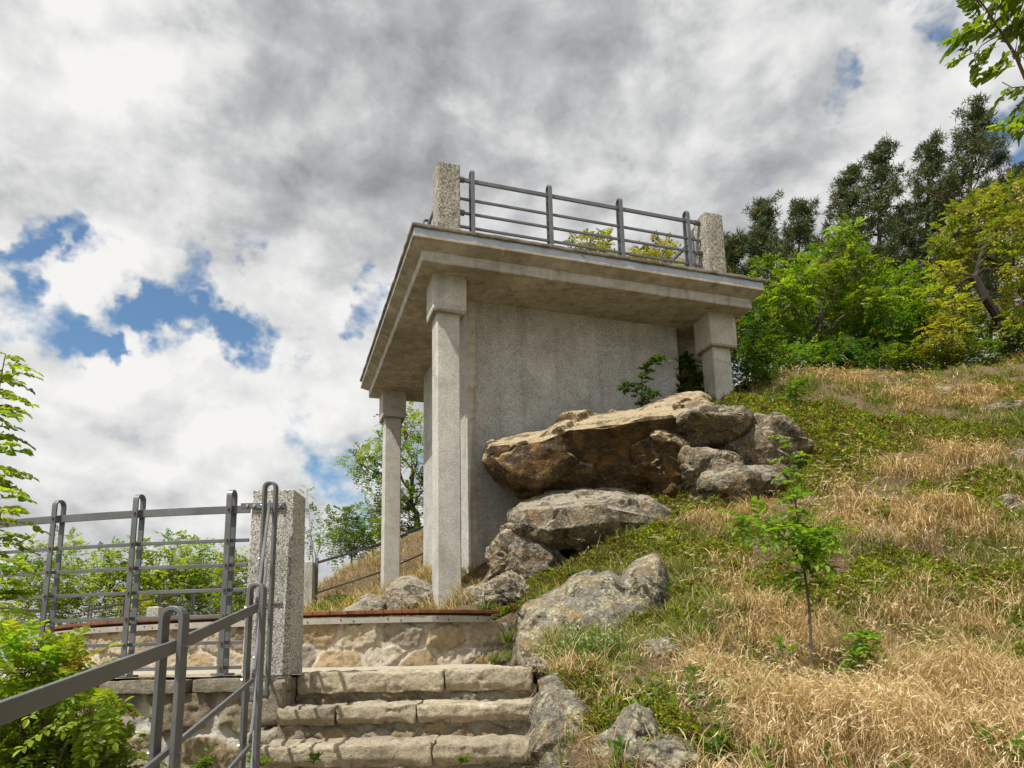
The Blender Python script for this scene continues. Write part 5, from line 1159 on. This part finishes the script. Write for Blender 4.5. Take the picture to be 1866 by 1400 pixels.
# stonecrop mats
def mats(n, rg, d0=2.6, d1=13):
    X, Y = polar(n, d0, d1, -.03, .86, rg); w = zw(Z_sed, X, Y, .62)+.24*nz_(X, Y, 3.5, 2)+.14*nz_(X, Y, 11, 6)+np.clip(.27+1.1*nz_(X, Y, 1.15, 41)-.45*zw(Z_straw, X, Y)-.5*zw(Z_bare, X, Y), 0, .5); ok = (w > .40) & on_rock_free(X, Y) & ~inpav(X, Y); X, Y, w = X[ok], Y[ok], w[ok]; n = len(X)
    lump = np.clip(.5+1.5*nz_(X, Y, 9, 12), 0, 1); hgt = smooth(w, .38, .75)*(.02+.10*lump); t = rg.uniform(.35, 1, n); Z = terr(X, Y)-.005+hgt*t; k = 5; s = np.clip(Y/4.5, .75, 2.4)
    B = np.repeat(np.stack([X, Y, Z], 1), k, 0); D = rg.normal(size=(n*k, 3)); D[:, 2] = np.abs(D[:, 2])+.35; Ln = rg.uniform(.010, .019, n*k)*np.repeat(s, k)
    V, F = diamond_arrays(B, D, rg.normal(size=D.shape), Ln, Ln*.55); pal = np.array([(.21,.27,.012),(.14,.20,.010),(.31,.32,.02),(.10,.155,.010)])
    big = np.clip(.5+1.4*nz_(X, Y, 2.2, 31), 0, 1)[:, None]; c = pal[rg.integers(0, 4, n)]*(.75+.5*big); rd = rg.uniform(size=n) < .05+.30*(1-big[:, 0]); c[rd] = np.array((.22,.11,.045))*rg.uniform(.6, 1.2, (rd.sum(), 1))
    c = np.repeat(np.repeat(c, k, 0)*rg.uniform(.8, 1.2, (n*k, 1)), 4, 0)
    tag(mesh_obj('stonecrop', V, [F], M['sedum'], None, np.clip(c, .004, .9)), 'low cushions of yellow green stonecrop between rocks and grass', 'ground cover', None, 'stuff'); print('stonecrop', n)
mats(480000, rg)
# dead straw and leaf litter lying on the soil
X, Y = polar(30000, 2.5, 12, .0, .86, rg); ok = on_rock_free(X, Y) & ~inpav(X, Y); X, Y = X[ok], Y[ok]; n = len(X); D = rg.normal(size=(n, 3))*np.array([1, 1, .18]); Ln = rg.uniform(.02, .08, n)
V, F = diamond_arrays(np.stack([X, Y, terr(X, Y)+rg.uniform(.003, .018, n)], 1), D, np.tile([0, 0, 1.], (n, 1))+rg.normal(0, .4, (n, 3)), Ln, np.clip(Ln*.07, .0018, .005)*np.clip(Y/4, .8, 2)); pal = np.array(STRAW+TAN+[(.16,.10,.05),(.55,.48,.34)])
tag(mesh_obj('straw_litter', V, [F], M['grass'], None, np.repeat(pal[rg.integers(0, len(pal), n)]*rg.uniform(.7, 1.15, (n, 1)), 4, 0)), 'dead straw and litter lying on the bare soil', 'litter', None, 'stuff')
# broad leaved weeds scattered over the slope, and pebbles
X, Y = polar(1500, 2.7, 12, .0, .86, rg); ok = on_rock_free(X, Y) & ~inpav(X, Y) & (rg.uniform(size=1500) < np.clip(.35+.8*nz_(X, Y, 1.3, 91)+.4*zw(Z_green, X, Y), 0, 1)); X, Y = X[ok], Y[ok]; k = 14
B = np.repeat(np.stack([X, Y, terr(X, Y)+.01], 1), k, 0)+rg.normal(0, .022, (len(X)*k, 3))*np.array([1, 1, .2]); B[:, 2] += rg.uniform(0, .08, len(B)); D = rg.normal(size=B.shape); D[:, 2] = np.abs(D[:, 2])*.8+.2; Ln = rg.uniform(.025, .06, len(B)); V, F = leaf_arrays(B, D, rg.normal(0, .4, B.shape)+np.array([0, 0, 1.]), Ln, Ln*.42)
tag(mesh_obj('weeds', V, [F], M['leaf'], None, leaf_cols(len(X), np.repeat(np.arange(len(X)), k), rg, (.06,.13,.012), (.17,.24,.03))), 'small broad leaved weeds growing through the grass', 'weeds', None, 'stuff')
D0_, F0_ = ico(2); X, Y = polar(2600, 2.5, 11, .0, .86, rg); ok = on_rock_free(X, Y) & ~inpav(X, Y) & (rg.uniform(size=2600) < np.clip(.15+.9*zw(Z_bare, X, Y)+.5*nz_(X, Y, 2, 95), 0, 1)); X, Y = X[ok], Y[ok]; n = len(X); s = rg.uniform(.006, .024, n)*rg.uniform(.6, 1.3, n)
Pv = D0_[None]*(1+.22*rg.normal(size=(n, len(D0_), 1)))*s[:, None, None]*np.array([1.2, 1, .65]); Pv = Pv+np.stack([X, Y, terr(X, Y)], 1)[:, None]; F = (np.arange(n)[:, None, None]*len(D0_)+F0_[None]).reshape(-1, 3)
tag(mesh_obj('pebbles', Pv.reshape(-1, 3), [F], M['rockB']), 'small pebbles lying on the bare soil of the slope', 'pebbles', None, 'stuff')
# ---- separate tufts
q = at(885, 1112, 7.15); tuft('strap_leaf_plant', 'fresh green strap leaved plant at the right end of the bench', (q[0], q[1], q[2]-.05), 70, .26, .016, [(.10,.17,.03),(.16,.22,.05),(.08,.13,.03)], 1, 1.1, None, .9)
for i, (px, py, d, n, h, cc) in enumerate(((905, 1212, 6.3, 120, .20, GREEN), (935, 1205, 5.9, 140, .22, GREEN), (880, 1214, 6.5, 90, .14, STRAW), (850, 1214, 6.55, 70, .12, STRAW), (925, 1165, 6.3, 120, .20, GREEN))):
    q = at(px, py, d); q[2] = max(PLZ-.01, q[2]-.03); tuft('grass_tuft', ('green grass tuft at the right foot of the bench wall', 'green grass tuft beside the left foot of the lichen boulder', 'dry grass tuft along the bench wall near its right end', 'reddish dry grass tuft along the bench wall, left of the other dry one', 'green grass tuft between the bench end and the lichen boulder')[i], q, n, h, .005, cc, 200+i, .9, 'separate grass tufts', .9)
q = at(160, 1222, 4.35); tuft('strap_leaf_plant', 'small strap leaved plant at the foot of the left railing post', (q[0], q[1], PLZ-.02), 26, .16, .012, [(.09,.16,.025),(.16,.22,.05)], 2, .8, None, .7)
for i, (lb, px, py, d, n, h) in enumerate((('blue green grass tuft beside the top step', 965, 1232, 4.55, 150, .15), ('blue green grass tuft above the lichen boulder', 1105, 1000, 7.4, 130, .24), ('grey green grass tuft under the lichen boulder on its right', 1150, 1160, 5.2, 130, .16), ('blue green grass tuft beside the thin dark stems', 1715, 1140, 5.4, 150, .22), ('green grass tuft in the bare soil left of the sapling', 1285, 1262, 4.3, 70, .07), ('green grass tuft right of the low grey stone', 1250, 1180, 4.9, 90, .12), ('dark green grass tuft low beside the second step', 985, 1300, 3.85, 60, .10))):
    q = on_terr(px, py); tuft('grass_tuft', lb, (q[0], q[1], q[2]-.02), n, h, .0042, BLUE if 'blue' in lb or 'grey' in lb else GREEN, 10+i, .9, 'separate grass tufts', .8)
# white flowering plant
rg = np.random.default_rng(6); q = on_terr(1060, 1205); root = thing('flowering_plant', 'bushy green plant with small white flowers in front of the lichen boulder', 'plant', q)
n = 150; P = q+rg.normal(0, 1, (n, 3))*np.array([.15, .09, 0]); P[:, 2] = terr(P[:, 0], P[:, 1])-.01; H = rg.uniform(.12, .25, n); az = rg.uniform(0, 2*PI, n); ln = rg.uniform(.05, .5, n)
V, F, c = blades(P, H, np.full(n, .004), az, ln, rg.uniform(-.2, .3, n), 4, rg, [(.12,.17,.05)]); mesh_obj('stems', V, F, M['grass'], root, c); T = V.reshape(n, 10, 3)
k = 16; t = rg.uniform(.15, 1, (n, k)); i0 = np.minimum((t*4).astype(int), 3); fr = (t*4-i0)[..., None]; A = T[np.arange(n)[:, None], i0*2]; B_ = T[np.arange(n)[:, None], i0*2+2]; B = (A*(1-fr)+B_*fr).reshape(-1, 3)
D = rg.normal(size=B.shape); D[:, 2] = np.abs(D[:, 2])*.6+.5; V, F = diamond_arrays(B, D, rg.normal(size=B.shape), rg.uniform(.02, .045, len(B)), rg.uniform(.005, .010, len(B))); Vf, Ff, Cf = V, F, np.repeat(np.array([(.12,.19,.045)])*rg.uniform(.6, 1.3, (len(B), 1)), 4, 0)
tp = T[:, -2]; sel = rg.uniform(size=n) < .4; tp = tp[sel]; m = 7; B = np.repeat(tp, m, 0)+rg.normal(0, .007, (len(tp)*m, 3)); V, F = diamond_arrays(B, rg.normal(size=B.shape)+np.array([0, 0, .5]), rg.normal(size=B.shape), np.full(len(B), .011), np.full(len(B), .009)); mesh_obj('foliage', np.concatenate([Vf, V]), [np.concatenate([Ff, F+len(Vf)])], M['leaf'], root, np.concatenate([Cf, np.tile([(.62,.64,.52)], (len(V), 1))]))
# dead twigs in the middle of the slope
rg = np.random.default_rng(16); q = on_terr(1590, 1010); mb = MB()
for k in range(46):
    b = q+np.array([rg.normal(0, .22), rg.normal(0, .12), 0]); b[2] = float(terr([b[0]], [b[1]])[0])-.02; e_ = b+np.array([rg.normal(-.06, .14), rg.normal(-.05, .12), rg.uniform(.08, .34)]); mb.tube(curve(b, e_, .02, 4, rg, .06), [.0042, .0036, .003, .0022, .0014], 4)
tag(mb.build('dead_brush', m_bark('bleached_twigs', (.20,.16,.12), (.42,.36,.28)), loc=q), 'tangle of bleached dead twigs in the dry grass on the slope', 'brush')
# yellow flowering cushion behind the bench
rg = np.random.default_rng(17)
for i, (lb, px, py, d, r_, fl) in enumerate((('yellow flowering cushion plant behind the bench left of the far column', 640, 1082, 10.2, .42, 60), ('dark green rosette plant above the yellow cushion behind the bench', 620, 1068, 11.2, .28, 0), ('low green plant between the small pillar and the yellow cushion', 590, 1098, 10.4, .30, 8))):
    q = at(px, py, d); q[2] = float(terr([q[0]], [q[1]])[0]); root = thing('cushion_plant', lb, 'plant', q, 'plants behind the bench'); n = 1100; P = q+nrmz(rg.normal(size=(n, 3)))*rg.uniform(.3, 1, (n, 1))*np.array([r_, r_*.7, r_*.55]); D = nrmz(P-q)+rg.normal(0, .5, (n, 3))
    V, F = diamond_arrays(P, D, rg.normal(size=P.shape), rg.uniform(.04, .09, n), rg.uniform(.015, .03, n)); a = (GREEN[0], GREEN[3]) if i != 1 else (DRK_A, GRN_A); Vf, Ff, Cf = V, F, leaf_cols(n, np.arange(n), rg, *a, per=4)
    if fl: B = P[:fl]+np.array([0, 0, .03]); B = np.repeat(B, 5, 0)+rg.normal(0, .012, (fl*5, 3)); V, F = diamond_arrays(B, rg.normal(size=B.shape), rg.normal(size=B.shape), np.full(len(B), .03), np.full(len(B), .025)); Ff = np.concatenate([Ff, F+len(Vf)]); Vf = np.concatenate([Vf, V]); Cf = np.concatenate([Cf, np.tile([(.60,.36,.02)], (len(V), 1))])
    mesh_obj('foliage', Vf, [Ff], M['leaf'], root, Cf)
# ------------------------------------------------------------------ camera
cam = bpy.data.cameras.new('camera'); co = bpy.data.objects.new('camera', cam); COL.objects.link(co); SC.camera = co
cam.sensor_width = 36; cam.lens = F_/1866*36; cam.shift_y = (CY-700)/1866; cam.clip_start = .05; cam.clip_end = 9000
mw = Matrix.Identity(4)
for i in range(3): mw[i][0] = _r2[i]; mw[i][1] = _u2[i]; mw[i][2] = -_f[i]
co.matrix_world = mw

# ------------------------------------------------------------------ sun and sky
EL = math.radians(60.); AZ = np.array([-.690, -.724]); AZ = AZ/np.linalg.norm(AZ)
ts = Vector((AZ[0]*math.cos(EL), AZ[1]*math.cos(EL), math.sin(EL)))
sl_ = bpy.data.lights.new('sun', 'SUN'); sl_.energy = 4.4; sl_.angle = math.radians(.55); sl_.color = (1., .95, .87)
so = bpy.data.objects.new('sun', sl_); COL.objects.link(so); so.rotation_euler = ts.to_track_quat('Z', 'Y').to_euler(); so.location = (-8, -6, 20)

W = bpy.data.worlds.new('World'); SC.world = W; W.use_nodes = True; nt = W.node_tree; N = nt.nodes; L = nt.links
bg = N['Background']; STR = .10; bg.inputs['Strength'].default_value = STR
sky = N.new('ShaderNodeTexSky'); sky.sky_type = 'NISHITA'; sky.sun_disc = False; sky.sun_elevation = EL
sky.sun_rotation = math.atan2(AZ[0], AZ[1]); sky.air_density = 1.0; sky.dust_density = .6; sky.ozone_density = 2.
tc = N.new('ShaderNodeTexCoord'); D0 = tc.outputs['Generated']
def vmath(op, a, b=None, s=None):
    n = N.new('ShaderNodeVectorMath'); n.operation = op
    for i, v in enumerate((a, b)):
        if v is None: continue
        if isinstance(v, tuple): n.inputs[i].default_value = v
        else: L.new(v, n.inputs[i])
    if s is not None:
        if isinstance(s, (int, float)): n.inputs['Scale'].default_value = s
        else: L.new(s, n.inputs['Scale'])
    return n.outputs['Value'] if op == 'DOT_PRODUCT' else n.outputs[0]
def nz(vec, scale, detail, rough, color=False, dist=0.):
    n = N.new('ShaderNodeTexNoise'); n.inputs['Scale'].default_value = scale; n.inputs['Detail'].default_value = detail
    n.inputs['Roughness'].default_value = rough; n.inputs['Distortion'].default_value = dist; L.new(vec, n.inputs['Vector']); return n.outputs['Color' if color else 'Fac']
# ragged edges: the sky direction is pushed about by two noises
w1 = vmath('SUBTRACT', nz(D0, 5.5, 5, .6, True), (.5, .5, .5)); w2 = vmath('SUBTRACT', nz(D0, 22, 4, .6, True), (.5, .5, .5))
DW = vmath('ADD', vmath('ADD', D0, vmath('SCALE', w1, s=.20)), vmath('SCALE', w2, s=.05))
DW = vmath('NORMALIZE', DW)
def blobs(lst, base):
    acc = base
    for px, py, r_, amp in lst:
        c = ray(px, py); c = c/np.linalg.norm(c)
        d = vmath('DOT_PRODUCT', DW, tuple(float(x) for x in c))
        m = N.new('ShaderNodeMapRange'); m.interpolation_type = 'SMOOTHSTEP'; L.new(d, m.inputs['Value'])
        m.inputs['From Min'].default_value = math.cos(r_/1332); m.inputs['From Max'].default_value = math.cos(r_/1332*.25)
        m.inputs['To Min'].default_value = 0; m.inputs['To Max'].default_value = amp
        acc = mth(nt, 'ADD', acc, m.outputs[0])
    return acc
DS = vmath('MULTIPLY', D0, (1., 1., 1.35))
n1 = nz(DS, 3.2, 8, .52, dist=.25); n2 = nz(DS, 9.0, 9, .57, dist=.2)
n3 = nz(DS, 26., 7, .6, dist=.4)
cov = mth(nt, 'ADD', .82, mth(nt, 'ADD', mth(nt, 'MULTIPLY', mth(nt, 'SUBTRACT', n2, .5), 1.5), mth(nt, 'MULTIPLY', mth(nt, 'SUBTRACT', n3, .5), .55)))
cov = blobs([(350,560,85,-.46),(255,585,70,-.38),(430,580,70,-.40),(300,625,60,-.3),(185,460,60,-.38),(95,420,50,-.38),(30,600,90,-.5),(150,650,60,-.35),(470,440,45,-.40),(340,440,50,-.35),
             (655,555,75,-.5),(1520,200,40,-.30),(1680,30,70,-.30),(1845,265,70,-.60),(10,430,50,-.35),(590,830,120,-.22),(640,905,80,-.25),(760,800,110,-.22),
             (1590,500,50,-.35),(1500,560,80,-.3),(20,480,60,-.3),(170,665,40,-.3)], cov)
mk = N.new('ShaderNodeMapRange'); mk.interpolation_type = 'SMOOTHSTEP'; L.new(cov, mk.inputs['Value'])
mk.inputs['From Min'].default_value = .17; mk.inputs['From Max'].default_value = .60
# cloud light: relief of the billows towards the sun, broad dark bellies and bright tops
sd_ = tuple(float(x)*.035 for x in (-.55, -.15, .85))
DS2 = vmath('MULTIPLY', vmath('ADD', D0, sd_), (1., 1., 1.35))
rel = mth(nt, 'SUBTRACT', n2, nz(DS2, 9.0, 9, .57, dist=.2)); rel1 = mth(nt, 'SUBTRACT', n1, nz(DS2, 3.2, 8, .52, dist=.25))
lum = mth(nt, 'ADD', .63, mth(nt, 'ADD', mth(nt, 'MULTIPLY', rel, 1.0), mth(nt, 'MULTIPLY', rel1, 1.0)))
lum = mth(nt, 'ADD', lum, mth(nt, 'MULTIPLY', mth(nt, 'SUBTRACT', n1, .5), -.35))
lum = blobs([(620,180,360,-.05),(930,120,330,-.11),(420,330,250,-.02),(760,60,260,-.08),(1080,70,170,-.10),(1300,380,240,-.07),(640,380,260,-.0),(1600,260,140,.02),(1480,330,200,-.04),
             (110,130,230,.12),(190,60,110,.14),(60,330,200,.05),(270,400,150,.04),(1250,170,170,.12),(1120,240,110,.10),(960,330,150,.08),(1550,140,300,.09),(1730,180,220,.10),(60,470,160,.14),
             (330,640,260,.14),(560,640,230,.14),(180,560,170,.12),(520,720,230,.06),(120,760,250,.05),(560,880,200,.08),(620,500,180,.06),(230,840,220,.10),(60,880,160,.08),(400,860,150,.10),(90,690,120,.12),(860,280,90,.06)], lum)
sd3 = vmath('DOT_PRODUCT', D0, tuple(ts)); lum = mth(nt, 'ADD', lum, mth(nt, 'MULTIPLY', ramp(nt, sd3, [(.35, 0.), (.95, 1.)]), .30))   # unseen cloud round the sun, brightened to add fill on shaded sides
cc_ = N.new('ShaderNodeValToRGB'); L.new(lum, cc_.inputs[0]); el = cc_.color_ramp.elements
stops = [(.02, (.20,.21,.22)), (.34, (.345,.357,.37)), (.55, (.50,.51,.52)), (.78, (.75,.755,.75)), (1., (.93,.92,.90))]
while len(el) < len(stops): el.new(.5)
for i, (p, c) in enumerate(stops): el[i].position = p; el[i].color = (*c, 1)
ccol = vmath('SCALE', cc_.outputs[0], s=.74/STR)
skyc = vmath('MULTIPLY', sky.outputs[0], (.82, .98, 1.0))
mx = N.new('ShaderNodeMix'); mx.data_type = 'RGBA'; L.new(mk.outputs[0], mx.inputs[0]); L.new(skyc, mx.inputs[6]); L.new(ccol, mx.inputs[7])
L.new(mx.outputs[2], bg.inputs['Color'])

SC.view_settings.view_transform = 'Standard'; SC.view_settings.look = 'None'; SC.view_settings.exposure = .42; SC.view_settings.gamma = 1
SC.render.engine = 'CYCLES'
